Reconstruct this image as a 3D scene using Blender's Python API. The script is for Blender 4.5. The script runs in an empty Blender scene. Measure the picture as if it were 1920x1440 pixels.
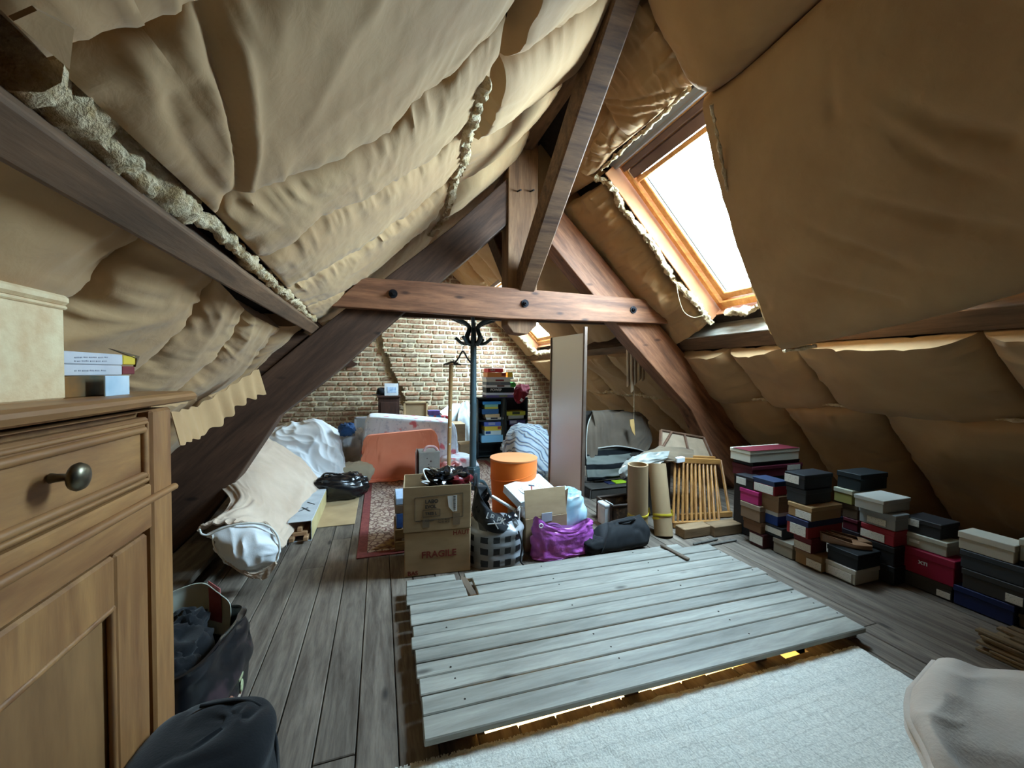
import bpy, bmesh, math, random
import numpy as np
from mathutils import Matrix, Vector
random.seed(7); np.random.seed(7)
C = bpy.context.scene.collection
SC = bpy.context.scene

# ------------------------------------------------------------------ camera
F, CAMH = 740.0, 1.35                       # focal length in pixels of a 1920 wide frame, eye height
YAW, PITCH, ROLL = math.radians(18.46), math.atan(20.5 / F), math.radians(0.5)
_f = np.array([math.sin(YAW) * math.cos(PITCH), math.cos(YAW) * math.cos(PITCH), -math.sin(PITCH)])
_r = np.array([math.cos(YAW), -math.sin(YAW), 0.0]); _u = np.cross(_r, _f)
RR = math.cos(ROLL) * _r + math.sin(ROLL) * _u
UU = -math.sin(ROLL) * _r + math.cos(ROLL) * _u
CO = np.array([0, 0, CAMH])
cd = bpy.data.cameras.new('camera'); cam = bpy.data.objects.new('camera', cd); C.objects.link(cam)
cd.sensor_width = 36; cd.lens = F / 1920 * 36; cd.clip_start = 0.02
m = Matrix.Identity(4)
for i in range(3):
    m[i][0] = RR[i]; m[i][1] = UU[i]; m[i][2] = -_f[i]; m[i][3] = CO[i]
cam.matrix_world = m
SC.camera = cam

# ------------------------------------------------------------------ sky, light, exposure
W = bpy.data.worlds.new('sky'); SC.world = W; W.use_nodes = True
nt = W.node_tree; bg = nt.nodes['Background']
bg.inputs['Color'].default_value = (0.55, 0.81, 1.0, 1)
bg.inputs['Strength'].default_value = 16.0
SC.view_settings.view_transform = 'Standard'; SC.view_settings.look = 'None'
SC.view_settings.gamma = 1.0; SC.view_settings.use_curve_mapping = False
SC.view_settings.exposure = 2.42
SC.cycles.diffuse_bounces = 7; SC.cycles.max_bounces = 10; SC.cycles.glossy_bounces = 3
SC.cycles.transparent_max_bounces = 16; SC.cycles.sample_clamp_indirect = 6.0
SC.cycles.caustics_reflective = False; SC.cycles.caustics_refractive = False

# ------------------------------------------------------------------ points on real planes of the room
def ray(px, py): return RR * ((px - 960) / F) + UU * ((720 - py) / F) + _f
def on(px, py, n, d):
    v = ray(px, py); n = np.array(n, float); return CO + v * ((d - n @ CO) / (n @ v))
def fl(px, py, z=0.0): return on(px, py, (0, 0, 1), z)
def pY(px, py, Y): return on(px, py, (0, 1, 0), Y)
def pX(px, py, X): return on(px, py, (1, 0, 0), X)
def rS(px, py, s=4.9): return on(px, py, (1, 0, 1), s)      # right roof slope
def lS(px, py, d=2.3): return on(px, py, (-1, 0, 1), d)     # left roof slope
A = lambda *v: np.array(v, float)

# ------------------------------------------------------------------ noise
def _h(ix, iy, iz, seed):
    n = (ix.astype(np.int64) * 374761393 + iy.astype(np.int64) * 668265263 + iz.astype(np.int64) * 2147483647 + seed * 144269504) & 0xffffffff
    n = ((n ^ (n >> 13)) * 1274126177) & 0xffffffff
    return ((n ^ (n >> 16)) & 0xffff) / 32767.5 - 1
def vn(x, y, z=0.0, seed=0):
    x, y, z = np.broadcast_arrays(np.asarray(x, float), np.asarray(y, float), np.asarray(z, float))
    ix, iy, iz = np.floor(x), np.floor(y), np.floor(z); fx, fy, fz = x - ix, y - iy, z - iz
    s = lambda t: t * t * t * (t * (6 * t - 15) + 10)
    fx, fy, fz = s(fx), s(fy), s(fz); r = 0
    for a in (0, 1):
        for b in (0, 1):
            for c in (0, 1):
                w = (fx if a else 1 - fx) * (fy if b else 1 - fy) * (fz if c else 1 - fz)
                r = r + w * _h(ix + a, iy + b, iz + c, seed)
    return r
def fbm(x, y, z=0.0, seed=0, o=3):
    r = 0; a = 1.0
    for i in range(o):
        r = r + a * vn(np.asarray(x) * 2 ** i, np.asarray(y) * 2 ** i, np.asarray(z) * 2 ** i, seed + i); a *= .5
    return r
def ridge(x, y, z=0.0, seed=0): return 1 - 2 * np.abs(vn(x, y, z, seed))

# ------------------------------------------------------------------ materials
def lin(h):
    if isinstance(h, str):
        h = h.lstrip('#'); c = [int(h[i:i + 2], 16) / 255 for i in (0, 2, 4)]
    else: c = [v / 255 for v in h]
    return tuple((v / 12.92 if v <= .04045 else ((v + .055) / 1.055) ** 2.4) for v in c) + (1.0,)
_mc = {}
class Nt:
    def __init__(s, name):
        s.m = bpy.data.materials.new(name); s.m.use_nodes = True; s.t = s.m.node_tree
        s.b = s.t.nodes['Principled BSDF']
    def n(s, ty, **k):
        o = s.t.nodes.new('ShaderNode' + ty)
        for a, v in k.items(): setattr(o, a, v)
        return o
    def l(s, a, b): s.t.links.new(a, b)
    def coord(s, sc=(1, 1, 1), kind='Object', rot=(0, 0, 0)):
        tc = s.n('TexCoord'); mp = s.n('Mapping'); mp.inputs['Scale'].default_value = sc; mp.inputs['Rotation'].default_value = rot
        s.l(tc.outputs[kind], mp.inputs['Vector']); return mp.outputs['Vector']
    def ramp(s, fac, stops, interp='LINEAR'):
        r = s.n('ValToRGB'); r.color_ramp.interpolation = interp; e = r.color_ramp.elements
        while len(e) < len(stops): e.new(.5)
        for q, (p, c) in zip(e, stops): q.position = p; q.color = lin(c) if not isinstance(c, float) else (c, c, c, 1)
        s.l(fac, r.inputs['Fac']); return r.outputs['Color']
    def noise(s, vec, scale=5, detail=4, rough=.55, dist=0.0):
        q = s.n('TexNoise'); q.inputs['Scale'].default_value = scale; q.inputs['Detail'].default_value = detail
        q.inputs['Roughness'].default_value = rough; q.inputs['Distortion'].default_value = dist
        if vec is not None: s.l(vec, q.inputs['Vector'])
        return q.outputs['Fac']
    def mix(s, fac, a, b, mode='MIX'):
        x = s.n('Mix', data_type='RGBA', blend_type=mode)
        for i, v in ((0, fac), (6, a), (7, b)):
            if hasattr(v, 'type') and hasattr(v, 'node'): s.l(v, x.inputs[i])
            else: x.inputs[i].default_value = v
        return x.outputs[2]
    def bump(s, h, strength=.3, dist=.01):
        b = s.n('Bump'); b.inputs['Strength'].default_value = strength; b.inputs['Distance'].default_value = dist
        s.l(h, b.inputs['Height']); s.l(b.outputs['Normal'], s.b.inputs['Normal'])
    def rnd(s, col, amt):
        oi = s.n('ObjectInfo'); mr = s.n('MapRange'); mr.inputs[3].default_value = 1 - amt; mr.inputs[4].default_value = 1 + amt
        s.l(oi.outputs['Random'], mr.inputs[0]); hs = s.n('HueSaturation'); s.l(mr.outputs[0], hs.inputs['Value'])
        s.l(col, hs.inputs['Color']); return hs.outputs['Color']
    def out(s, col=None, rough=.7, metal=0.0, spec=.4):
        if col is not None:
            if hasattr(col, 'node'): s.l(col, s.b.inputs['Base Color'])
            else: s.b.inputs['Base Color'].default_value = col
        s.b.inputs['Roughness'].default_value = rough; s.b.inputs['Metallic'].default_value = metal
        s.b.inputs['Specular IOR Level'].default_value = spec
        return s.m
def M(name, c1, c2=None, sc=6, st=(1, 1, 1), rough=.7, bs=None, bst=.25, bd=.01, rnd=0, metal=0, spec=.35, lo=.35, hi=.65, dist=0., bstr=None, detail=4):
    """two-tone noise material with optional fine relief"""
    if name in _mc: return _mc[name]
    t = Nt(name)
    if c2 is None and not rnd: col = lin(c1)
    else:
        col = t.ramp(t.noise(t.coord(st), sc, detail, .55, dist), [(lo, c1), (hi, c2 or c1)])
        if rnd: col = t.rnd(col, rnd)
    if bs: t.bump(t.noise(t.coord(bstr or st), bs, 5, .6), bst, bd)
    _mc[name] = t.out(col, rough, metal, spec); return _mc[name]
def cloth(name, c1, c2=None, weave=220, rough=.9, sc=3, bst=.25):
    if name in _mc: return _mc[name]
    t = Nt(name); v = t.coord()
    col = t.ramp(t.noise(v, sc, 5), [(.3, c1), (.7, c2 or c1)])
    t.bump(t.noise(v, weave, 2), bst, .003)
    t.b.inputs['Sheen Weight'].default_value = .15
    _mc[name] = t.out(col, rough, 0, .15); return _mc[name]
def wood(name, c1, c2, axis=1, sc=2.2, stretch=9, rough=.65, rnd=.12, bst=.2, knots=None, spec=.35, rv=None):
    """wood grain running along one axis"""
    if name in _mc: return _mc[name]
    t = Nt(name); s = [stretch] * 3; s[axis] = 1.0
    oi = t.n('ObjectInfo'); mp = t.coord(tuple(s)) if rv is None else None
    if rv is not None:
        m0 = t.coord((1, 1, 1), rot=rv); m1 = t.n('Mapping'); m1.inputs['Scale'].default_value = tuple(s); t.l(m0, m1.inputs['Vector']); mp = m1.outputs['Vector']
    va = t.n('VectorMath', operation='ADD'); mul = t.n('Vector' + 'Math', operation='SCALE')
    cb = t.n('CombineXYZ')
    for i in range(3): t.l(oi.outputs['Random'], cb.inputs[i])
    t.l(cb.outputs[0], mul.inputs[0]); mul.inputs['Scale'].default_value = 37.0
    t.l(mp, va.inputs[0]); t.l(mul.outputs[0], va.inputs[1]); v = va.outputs[0]
    g = t.noise(v, sc, 6, .65, .35)
    col = t.ramp(g, [(.32, c1), (.68, c2)])
    f2 = t.noise(v, sc * 5, 3, .6, .2); col = t.mix(t.ramp(f2, [(.45, 0.), (.75, .45)]), col, lin(c1))
    if knots:
        s2 = [2.2] * 3; s2[axis] = .8
        vo = t.n('TexVoronoi'); vo.inputs['Scale'].default_value = 3.0; mv = t.n('VectorMath', operation='ADD')
        t.l(t.coord(tuple(s2)), mv.inputs[0]); t.l(mul.outputs[0], mv.inputs[1]); t.l(mv.outputs[0], vo.inputs['Vector'])
        col = t.mix(t.ramp(vo.outputs['Distance'], [(.05, .9), (.13, 0.)]), col, lin(knots))
    if rnd: col = t.rnd(col, rnd)
    t.bump(f2, bst, .004)
    _mc[name] = t.out(col, rough, 0, spec); return _mc[name]

# ------------------------------------------------------------------ objects
def tag(o, label=None, cat=None, group=None, kind=None):
    if label: o['label'] = label
    if cat: o['category'] = cat
    if group: o['group'] = group
    if kind: o['kind'] = kind
    return o
def thing(name, loc, label, cat, group=None, kind=None):
    o = bpy.data.objects.new(name, None); o.empty_display_size = .1; o.location = [float(v) for v in loc]; C.objects.link(o)
    return tag(o, label, cat, group, kind)
def base(o):
    p = np.zeros(3)
    while o is not None: p = p + np.array(o.location); o = o.parent
    return p
def mk(name, vf, mat, parent=None, smooth=False, loc=None, auto=None):
    """one mesh object from world-space verts and faces"""
    v, f = vf; v = np.asarray(v, float).reshape(-1, 3)
    off = base(parent) if parent is not None else (A(*loc) if loc is not None else np.zeros(3))
    me = bpy.data.meshes.new(name); me.from_pydata((v - off).tolist(), [], [tuple(int(i) for i in q) for q in f]); me.validate(); me.update()
    for mm in (mat if isinstance(mat, (list, tuple)) else [mat]): me.materials.append(mm)
    if smooth: me.polygons.foreach_set('use_smooth', [True] * len(me.polygons))
    if smooth or auto is not None: me.set_sharp_from_angle(angle=auto or 1.05)
    o = bpy.data.objects.new(name, me); C.objects.link(o)
    if parent is not None: o.parent = parent
    elif loc is not None: o.location = [float(x) for x in loc]
    return o
def join(*vfs):
    V, Fc, n = [], [], 0
    for v, f in vfs:
        v = np.asarray(v, float).reshape(-1, 3); V.append(v); Fc += [tuple(int(i) + n for i in q) for q in f]; n += len(v)
    return np.vstack(V), Fc
def rot(rz=0, rx=0, ry=0):
    cz, sz, cx, sx, cy, sy = math.cos(rz), math.sin(rz), math.cos(rx), math.sin(rx), math.cos(ry), math.sin(ry)
    return A([cz, -sz, 0], [sz, cz, 0], [0, 0, 1]) @ A([1, 0, 0], [0, cx, -sx], [0, sx, cx]) @ A([cy, 0, sy], [0, 1, 0], [-sy, 0, cy])
def frame(x, z=None, y=None):
    """matrix with given x axis and approximate z axis"""
    x = np.asarray(x, float); x = x / np.linalg.norm(x)
    z = np.asarray(z if z is not None else (0, 0, 1), float); y = np.cross(z, x); y /= np.linalg.norm(y); z = np.cross(x, y)
    return np.stack([x, y, z], 1)
_bt = None
def bx(c, size, R=None, ch=.004):
    """chamfered box: centre, size, rotation"""
    global _bt
    h = A(*size) / 2; ch = min(ch, h.min() * .9)
    V = []; idx = {}
    for sx in (-1, 1):
        for sy in (-1, 1):
            for sz in (-1, 1):
                for ax in range(3):
                    p = [sx * h[0], sy * h[1], sz * h[2]]; s = (sx, sy, sz)
                    for a in range(3):
                        if a != ax: p[a] -= s[a] * ch
                    idx[(sx, sy, sz, ax)] = len(V); V.append(p)
    if _bt is None:
        Fc = []
        def add(q, n):
            P = [A(*V[i]) for i in q]; nn = np.cross(P[1] - P[0], P[2] - P[0])
            Fc.append(tuple(q) if nn @ A(*n) > 0 else tuple(q[::-1]))
        for ax in range(3):
            b, c2 = [a for a in range(3) if a != ax]
            for s in (-1, 1):
                q = []
                for sb, scc in ((-1, -1), (1, -1), (1, 1), (-1, 1)):
                    k = [0, 0, 0]; k[ax] = s; k[b] = sb; k[c2] = scc; q.append(idx[(*k, ax)])
                n = [0, 0, 0]; n[ax] = s; add(q, n)
            for sb in (-1, 1):
                for sc2 in (-1, 1):
                    k0 = [0, 0, 0]; k0[ax] = -1; k0[b] = sb; k0[c2] = sc2; k1 = list(k0); k1[ax] = 1
                    n = [0, 0, 0]; n[b] = sb; n[c2] = sc2
                    add([idx[(*k0, b)], idx[(*k1, b)], idx[(*k1, c2)], idx[(*k0, c2)]], n)
        for sx in (-1, 1):
            for sy in (-1, 1):
                for sz in (-1, 1): add([idx[(sx, sy, sz, a)] for a in range(3)], (sx, sy, sz))
        _bt = Fc
    V = A(*V)
    if R is not None: V = V @ np.asarray(R).T
    return V + A(*c), _bt
def bb(a, b, ch=.004):
    a, b = np.minimum(a, b), np.maximum(a, b); return bx((a + b) / 2, b - a, None, ch)
def bar(p, q, w, h, up=(0, 0, 1), ch=.004):
    p, q = A(*p), A(*q); d = q - p; L = np.linalg.norm(d); return bx((p + q) / 2, (L, w, h), frame(d, up), ch)
def prism(poly, off):
    """closed solid: 3D polygon swept by a vector"""
    P = np.asarray(poly, float); n = len(P); V = np.vstack([P, P + A(*off)])
    nn = sum(np.cross(P[i] - P[0], P[(i + 1) % n] - P[0]) for i in range(1, n - 1))
    flip = nn @ A(*off) > 0
    Fc = [tuple(range(n)) if not flip else tuple(range(n))[::-1], tuple(range(2 * n - 1, n - 1, -1)) if not flip else tuple(range(n, 2 * n))]
    for i in range(n):
        j = (i + 1) % n; q = (i, i + n, j + n, j) if not flip else (i, j, j + n, i + n); Fc.append(q)
    return V, Fc
def bevel(o, w=.006, seg=2):
    md = o.modifiers.new('bevel', 'BEVEL'); md.width = w; md.segments = seg; md.limit_method = 'ANGLE'; md.angle_limit = .6; return o
def tube(path, r, n=10, cap=True, ell=None):
    P = np.asarray(path, float); m_ = len(P); rr = np.broadcast_to(np.asarray(r, float), (m_,)); V = []
    T = np.gradient(P, axis=0); T /= np.linalg.norm(T, axis=1)[:, None] + 1e-12
    ref = A(0, 0, 1) if abs(T[0][2]) < .9 else A(1, 0, 0)
    u = np.cross(ref, T[0]); u /= np.linalg.norm(u)
    for i in range(m_):
        u = u - T[i] * (u @ T[i]); u /= np.linalg.norm(u) + 1e-12; w = np.cross(T[i], u)
        for k in range(n):
            a = 2 * math.pi * k / n; V.append(P[i] + rr[i] * (math.cos(a) * u + math.sin(a) * w))
    Fc = []
    for i in range(m_ - 1):
        for k in range(n):
            k2 = (k + 1) % n; Fc.append((i * n + k, i * n + k2, (i + 1) * n + k2, (i + 1) * n + k))
    if cap: Fc.append(tuple(range(n))[::-1]); Fc.append(tuple(range((m_ - 1) * n, m_ * n)))
    return np.array(V), Fc
def lathe(c, prof, n=32, axis=(0, 0, 1), R=None):
    """profile: (radius, height) pairs"""
    V, Fc = [], []
    for (r, z) in prof:
        for k in range(n):
            a = 2 * math.pi * k / n; V.append((r * math.cos(a), r * math.sin(a), z))
    m_ = len(prof)
    for i in range(m_ - 1):
        for k in range(n):
            k2 = (k + 1) % n; Fc.append((i * n + k, i * n + k2, (i + 1) * n + k2, (i + 1) * n + k))
    Fc.append(tuple(range(n))[::-1]); Fc.append(tuple(range((m_ - 1) * n, m_ * n)))
    V = np.array(V)
    if R is not None: V = V @ np.asarray(R).T
    return V + A(*c), Fc
def cr(P, m_, closed=False):
    """Catmull-Rom resampling along axis 0"""
    P = np.asarray(P, float); n = len(P)
    if closed: P = np.concatenate([P[-1:], P, P[:2]]); u = np.linspace(0, n, m_, endpoint=False)
    else: P = np.concatenate([2 * P[:1] - P[1:2], P, 2 * P[-1:] - P[-2:-1]]); u = np.linspace(0, n - 1, m_)
    i = np.minimum(np.floor(u).astype(int), (n if closed else n - 1) - 1); t = (u - i).reshape((-1,) + (1,) * (P.ndim - 1))
    a, b, c, d = P[i], P[i + 1], P[i + 2], P[i + 3]
    return .5 * (2 * b + (c - a) * t + (2 * a - 5 * b + 4 * c - d) * t ** 2 + (3 * b - a - 3 * c + d) * t ** 3)
def pln(P, m_):
    """even resampling of a polyline"""
    P = np.asarray(P, float); s = np.r_[0, np.cumsum(np.linalg.norm(np.diff(P, axis=0), axis=1))]; u = np.linspace(0, s[-1], m_)
    return np.stack([np.interp(u, s, P[:, k]) for k in range(3)], 1)
def normals(G):
    du = np.gradient(G, axis=0); dv = np.gradient(G, axis=1); n = np.cross(du, dv); return n / (np.linalg.norm(n, axis=2)[..., None] + 1e-9)
def grid(G, closed=False, flip=False):
    a, b = G.shape[:2]; Fc = []
    for i in range(a - 1):
        for j in range(b if closed else b - 1):
            k = (j + 1) % b; q = (i * b + j, i * b + k, (i + 1) * b + k, (i + 1) * b + j); Fc.append(q[::-1] if flip else q)
    return G.reshape(-1, 3), Fc
def slab(G, th, N=None):
    """sheet of real thickness from a grid of points"""
    N = normals(G) if N is None else N; a, b = G.shape[:2]; n = a * b
    V = np.vstack([G.reshape(-1, 3), (G - N * th).reshape(-1, 3)]); _, f = grid(G); Fc = list(f) + [tuple(i + n for i in q[::-1]) for q in f]
    rim = [(0, j) for j in range(b)] + [(i, b - 1) for i in range(1, a)] + [(a - 1, j) for j in range(b - 2, -1, -1)] + [(i, 0) for i in range(a - 2, 0, -1)]
    r = [i * b + j for i, j in rim]
    for k in range(len(r)):
        p, q = r[k], r[(k + 1) % len(r)]; Fc.append((q, p, p + n, q + n))
    return V, Fc
def patch(ctrl, nu, nv, closed=False): return cr(np.swapaxes(cr(np.swapaxes(np.asarray(ctrl, float), 0, 1), nv, closed), 0, 1), nu)
def wrinkle(G, amp=.01, fu=6, fv=6, seed=0, ridged=True, o=2):
    a, b = G.shape[:2]; u, v = np.meshgrid(np.linspace(0, 1, a), np.linspace(0, 1, b), indexing='ij'); N = normals(G); d = 0; k = 1.0
    for i in range(o):
        x, y = u * fu * 2 ** i + .35 * vn(u * 3, v * 3, 0, seed + 50) * fu * .3, v * fv * 2 ** i + .35 * vn(u * 3, v * 3, 5, seed + 60) * fv * .3
        d = d + k * (ridge(x, y, i * 9.1, seed + i) if ridged else vn(x, y, i * 9.1, seed + i)); k *= .5
    return G + N * (amp * d)[..., None]
def text(s, p, right, up, size, mat, parent, name='lettering', align='LEFT', depth=.0008, bold=0.0):
    cu = bpy.data.curves.new(name, 'FONT'); cu.body = s; cu.size = size; cu.extrude = depth; cu.align_x = align; cu.offset = bold
    cu.materials.append(mat); o = bpy.data.objects.new(name, cu); C.objects.link(o)
    x = np.asarray(right, float); x /= np.linalg.norm(x); y = np.asarray(up, float); y = y - x * (x @ y); y /= np.linalg.norm(y); z = np.cross(x, y)
    dg = bpy.context.evaluated_depsgraph_get(); me = bpy.data.meshes.new_from_object(o.evaluated_get(dg)); bpy.data.objects.remove(o); me.name = name
    o = bpy.data.objects.new(name, me); C.objects.link(o)
    q = A(*p) - base(parent) + z * .0012; mm = Matrix.Identity(4)
    for i in range(3): mm[i][0] = x[i]; mm[i][1] = y[i]; mm[i][2] = z[i]; mm[i][3] = q[i]
    o.parent = parent; o.matrix_local = mm; return o
# ================================================================== the setting
YT = 3.5            # front plane of the roof truss
YB = 8.3            # brick gable
RX = 1.27           # ridge
m_board = wood('weathered_floor_pine', '#4b4037', '#84776a', 1, 2.0, 10, .78, .16, .3, knots='#2e2722')
m_dark = M('dark_boarding', '#2b211a', '#3a2d22', 4, (1, 6, 6), .9)  # kept dark in colour so the gaps between the quilts look dark
m_plaster = M('cream_plaster', '#e8d9b4', '#f3e6c6', 5, rough=.8)

floor = thing('floor', (0, 0, 0), None, None, kind='structure')
HX0, HX1, HY0, HY1 = .38, 2.1, 1.345, 2.2     # opening of the old stair hatch, under the loose platform
bw = .147; x = -2.45; k = 0
rng = random.Random(3)
while x < 5.1:
    y = -1.9 - rng.random() * 1.5; w = bw * rng.uniform(.92, 1.08)
    while y < YB:
        L = rng.uniform(2.3, 4.2); y2 = min(y + L, YB); y0 = max(y, -1.95)
        if y2 > y0 + .05:
            segs = [(y0, y2)]
            if x + w > HX0 and x < HX1:
                hy = 1.397 - .022 * (x - HX0)
                segs = [(a, min(b, hy)) for a, b in segs if a < hy] + [(max(a, HY1), b) for a, b in segs if b > HY1]
            for a, b in segs:
                if b - a < .03: continue
                dz = rng.uniform(-.003, .001)
                mk('floorboard', bb(A(x + .002, a + .002, -.03), A(x + w - .002, b - .002, dz), .003), m_board, floor)
        y = y2
    x += w
fs = M('dark_subfloor', '#1a1512', '#241d18', 8)  # near-black tone beneath the floorboards
mk('subfloor', join(bb(A(-2.8, -2.1, -.12), A(HX0, YB + .1, -.032), 0.001), bb(A(HX1, -2.1, -.12), A(5.3, YB + .1, -.032), .001),
   bb(A(HX0, -2, -.12), A(HX1, HY0, -.032), .001), bb(A(HX0, HY1, -.12), A(HX1, YB, -.032), .001)), fs, floor)
mk('stairwell_lining', join(bb(A(HX0 - .03, HY0 - .03, -1.3), A(HX1 + .03, HY0, -.04), .001), bb(A(HX0 - .03, HY1, -1.3), A(HX1 + .03, HY1 + .03, -.04), .001),
   bb(A(HX0 - .03, HY0, -1.3), A(HX0, HY1, -.04), .001), bb(A(HX1, HY0, -1.3), A(HX1 + .03, HY1, -.04), .001), bb(A(HX0, HY0, -1.33), A(HX1, HY1, -1.3), .001)), m_plaster, floor)
ld = bpy.data.lights.new('stairwell_lamp', 'AREA'); ld.shape = 'RECTANGLE'; ld.size = 1.3; ld.size_y = .3; ld.energy = 9; ld.color = (1, .82, .5)
lo = bpy.data.objects.new('stairwell_lamp', ld); lo.location = (1.2, 1.72, -.85); lo.rotation_euler = (math.radians(90), 0, 0); C.objects.link(lo)

# ---- brick gable -------------------------------------------------
m_mortar = M('lime_mortar', '#b3a488', '#d6c8a8', 14, rough=.95, bs=60, bst=.6)
def brickmat():
    t = Nt('old_brick'); oi = t.n('ObjectInfo')
    c = t.ramp(oi.outputs['Random'], [(0, '#65503f'), (.25, '#8c6048'), (.5, '#9a6b50'), (.72, '#735a4a'), (1, '#8f7d68')])
    v = t.coord((1, 1, 1)); dirt = t.ramp(t.noise(v, 22, 5), [(.40, 0.), (.66, .8)])
    c = t.mix(dirt, c, lin('#a8977a'))
    t.bump(t.noise(v, 70, 4), .5, .006); return t.out(c, .9, 0, .2)
m_brick = brickmat()
wb = thing('wall_back', (0, YB, 0), None, None, kind='structure')
def crack(z): return .05 * vn(np.floor(np.asarray(z) / .0965) * 1.7, 0, 0, 77) + np.interp(z, [.0, .6, .9, 1.25, 1.55, 1.85, 2.3], [.62, .52, .40, .25, .14, .03, -.02])
CH, BL = .0965, .27
big, rest = 0, []
row = 0; z = 0.0
rb = random.Random(11)
while z < 3.6:
    xl, xr = -(3.6 - 0 - z) * 0 + (z - 2.5), 5.05 - z
    x = xl - rb.random() * BL * (1 if row % 2 else .5)
    hdr = row % 3 == 1
    while x < xr:
        L = (BL * .52 if hdr else BL) * rb.uniform(.9, 1.1); xa, xb2 = max(x, xl), min(x + L, xr)
        cx = crack(z + CH / 2); proud = .085
        parts = []
        if xb2 <= cx - .03: parts = [(xa, xb2, 0)]
        elif xa >= cx + .03: parts = [(xa, xb2, proud)]
        else:
            if cx - .05 - xa > .04: parts.append((xa, cx - .05, 0))
            if xb2 - cx - .02 > .04: parts.append((cx + .02 + rb.uniform(0, .03), xb2, proud))
        for a, b, pr in parts:
            if b - a < .03: continue
            jy = rb.uniform(-.012, .010)
            vf = bx(((a + b) / 2, YB - pr + .02 + jy, z + CH / 2 + rb.uniform(-.004, .004)), (b - a - rb.uniform(.016, .034), .07, CH - rb.uniform(.022, .038)), rot(rb.uniform(-.02, .02), 0, rb.uniform(-.012, .012)), .011)
            seen = -1.3 < (a + b) / 2 < 1.6 and .55 < z < 2.05 and (a + b) / 2 > -1.25 + (z - .6) * .75
            if seen and big < 296: mk('brick', vf, m_brick, wb); big += 1
            else: rest.append(vf)
        x += L
    z += CH; row += 1
rr_ = mk('brickwork', join(*rest), m_brick, wb); tag(rr_, kind='stuff')
zz = np.sort(np.r_[np.arange(0, 3.6, CH) + .004, np.arange(0, 3.6, CH) + CH - .004])
lp = [A(-2.6, YB + .004, 0)] + [A(crack(q) - .035, YB + .004, q) for q in zz if q < 3.6] + [A(-.2, YB + .004, 3.8), A(-2.6, YB + .004, 3.8)]
mk('mortar_bed', join(prism(lp, (0, .1, 0)), prism([A(crack(q) + .05, YB - .080, q) for q in zz] + [A(1.2, YB - .080, 3.8), A(5.2, YB - .080, 3.8), A(5.2, YB - .080, 0)], (0, .17, 0)),
   bb(A(-2.8, YB + .09, -.15), A(5.3, YB + .2, 3.9), .001)), m_mortar, wb)
wf = mk('wall_front', bb(A(-2.6, -2.1, -.1), A(5.2, -2.0, 3.9), .002), M('front_gable_plaster', '#8a6d48', '#9a7b52', 3, rough=.95), loc=(0, -2, 0)); tag(wf, kind='structure')

# ---- roof: boarding, skylight openings ---------------------------
DL, SR = 2.52, 5.06                      # outer planes: left Z-X=DL, right X+Z=SR
ceil = thing('ceiling', (RX, 3, 3.7), None, None, kind='structure')
def rp(x, y, off=0.0): return A(x, y, SR - x) + off * A(.70711, 0, .70711)
def lp_(x, y, off=0.0): return A(x, y, DL + x) + off * A(-.70711, 0, .70711)
def board(a, b, c, d, f, th=.05): return prism([f(a, c), f(b, c), f(b, d), f(a, d)], A(th * (.70711 if f is rp else -.70711), 0, th * .70711))
WIN = [(1.91, 3.10, 1.70, 3.00), (1.93, 3.14, 6.12, 7.64)]
ys = [-2.1]
parts = [board(RX - .02, 1.9, -2.1, 8.4, rp), board(3.15, 5.3, -2.1, 8.4, rp)]
prev = -2.1
for (xa, xb2, ya, yb2) in sorted(WIN, key=lambda q: q[2]):
    parts.append(board(1.9, 3.15, prev, ya, rp)); parts.append(board(1.9, xa, ya, yb2, rp)) if xa > 1.9 else None
    parts.append(board(xb2, 3.15, ya, yb2, rp)); prev = yb2
parts.append(board(1.9, 3.15, prev, 8.4, rp))
parts.append(board(-2.8, RX + .02, -2.1, 8.4, lp_))
mk('roof_boarding', join(*parts), m_dark, ceil)

# ---- skylights ---------------------------------------------------
m_pine = wood('varnished_pine', '#b9793c', '#dca463', 0, 3, 8, .4, .05, .1)
m_alu = M('grey_aluminium_casing', '#7d7c80', '#8d8c90', 4, rough=.45, metal=.5)
m_case = M('brown_blind_casing', '#5d4640', '#6b524a', 5, rough=.6)
m_reveal = M('terracotta_reveal', '#a06a45', '#b27a52', 5, rough=.8)
tg = Nt('window_glass'); tr = tg.n('BsdfTransparent'); gl = tg.n('BsdfGlossy'); gl.inputs['Roughness'].default_value = .02; mx = tg.n('MixShader'); mx.inputs[0].default_value = .06
tg.l(tr.outputs[0], mx.inputs[1]); tg.l(gl.outputs[0], mx.inputs[2]); tg.l(mx.outputs[0], tg.t.nodes['Material Output'].inputs['Surface']); m_glass = tg.m
RF = frame((.70711, 0, -.70711), (.70711, 0, .70711))        # local axes on the right slope: down-slope, along the ridge, outward
def rb_(xa, xb2, ya, yb2, o0, o1, ch=.004):
    """box lying in the right slope: x range down the slope, y range, offsets from the boarding plane (outward positive)"""
    c = (rp(xa, ya) + rp(xb2, yb2)) / 2 + (o0 + o1) / 2 * A(.70711, 0, .70711)
    return bx(c, (abs(xb2 - xa) * 1.41421, abs(yb2 - ya), abs(o1 - o0)), RF, ch)
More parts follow.
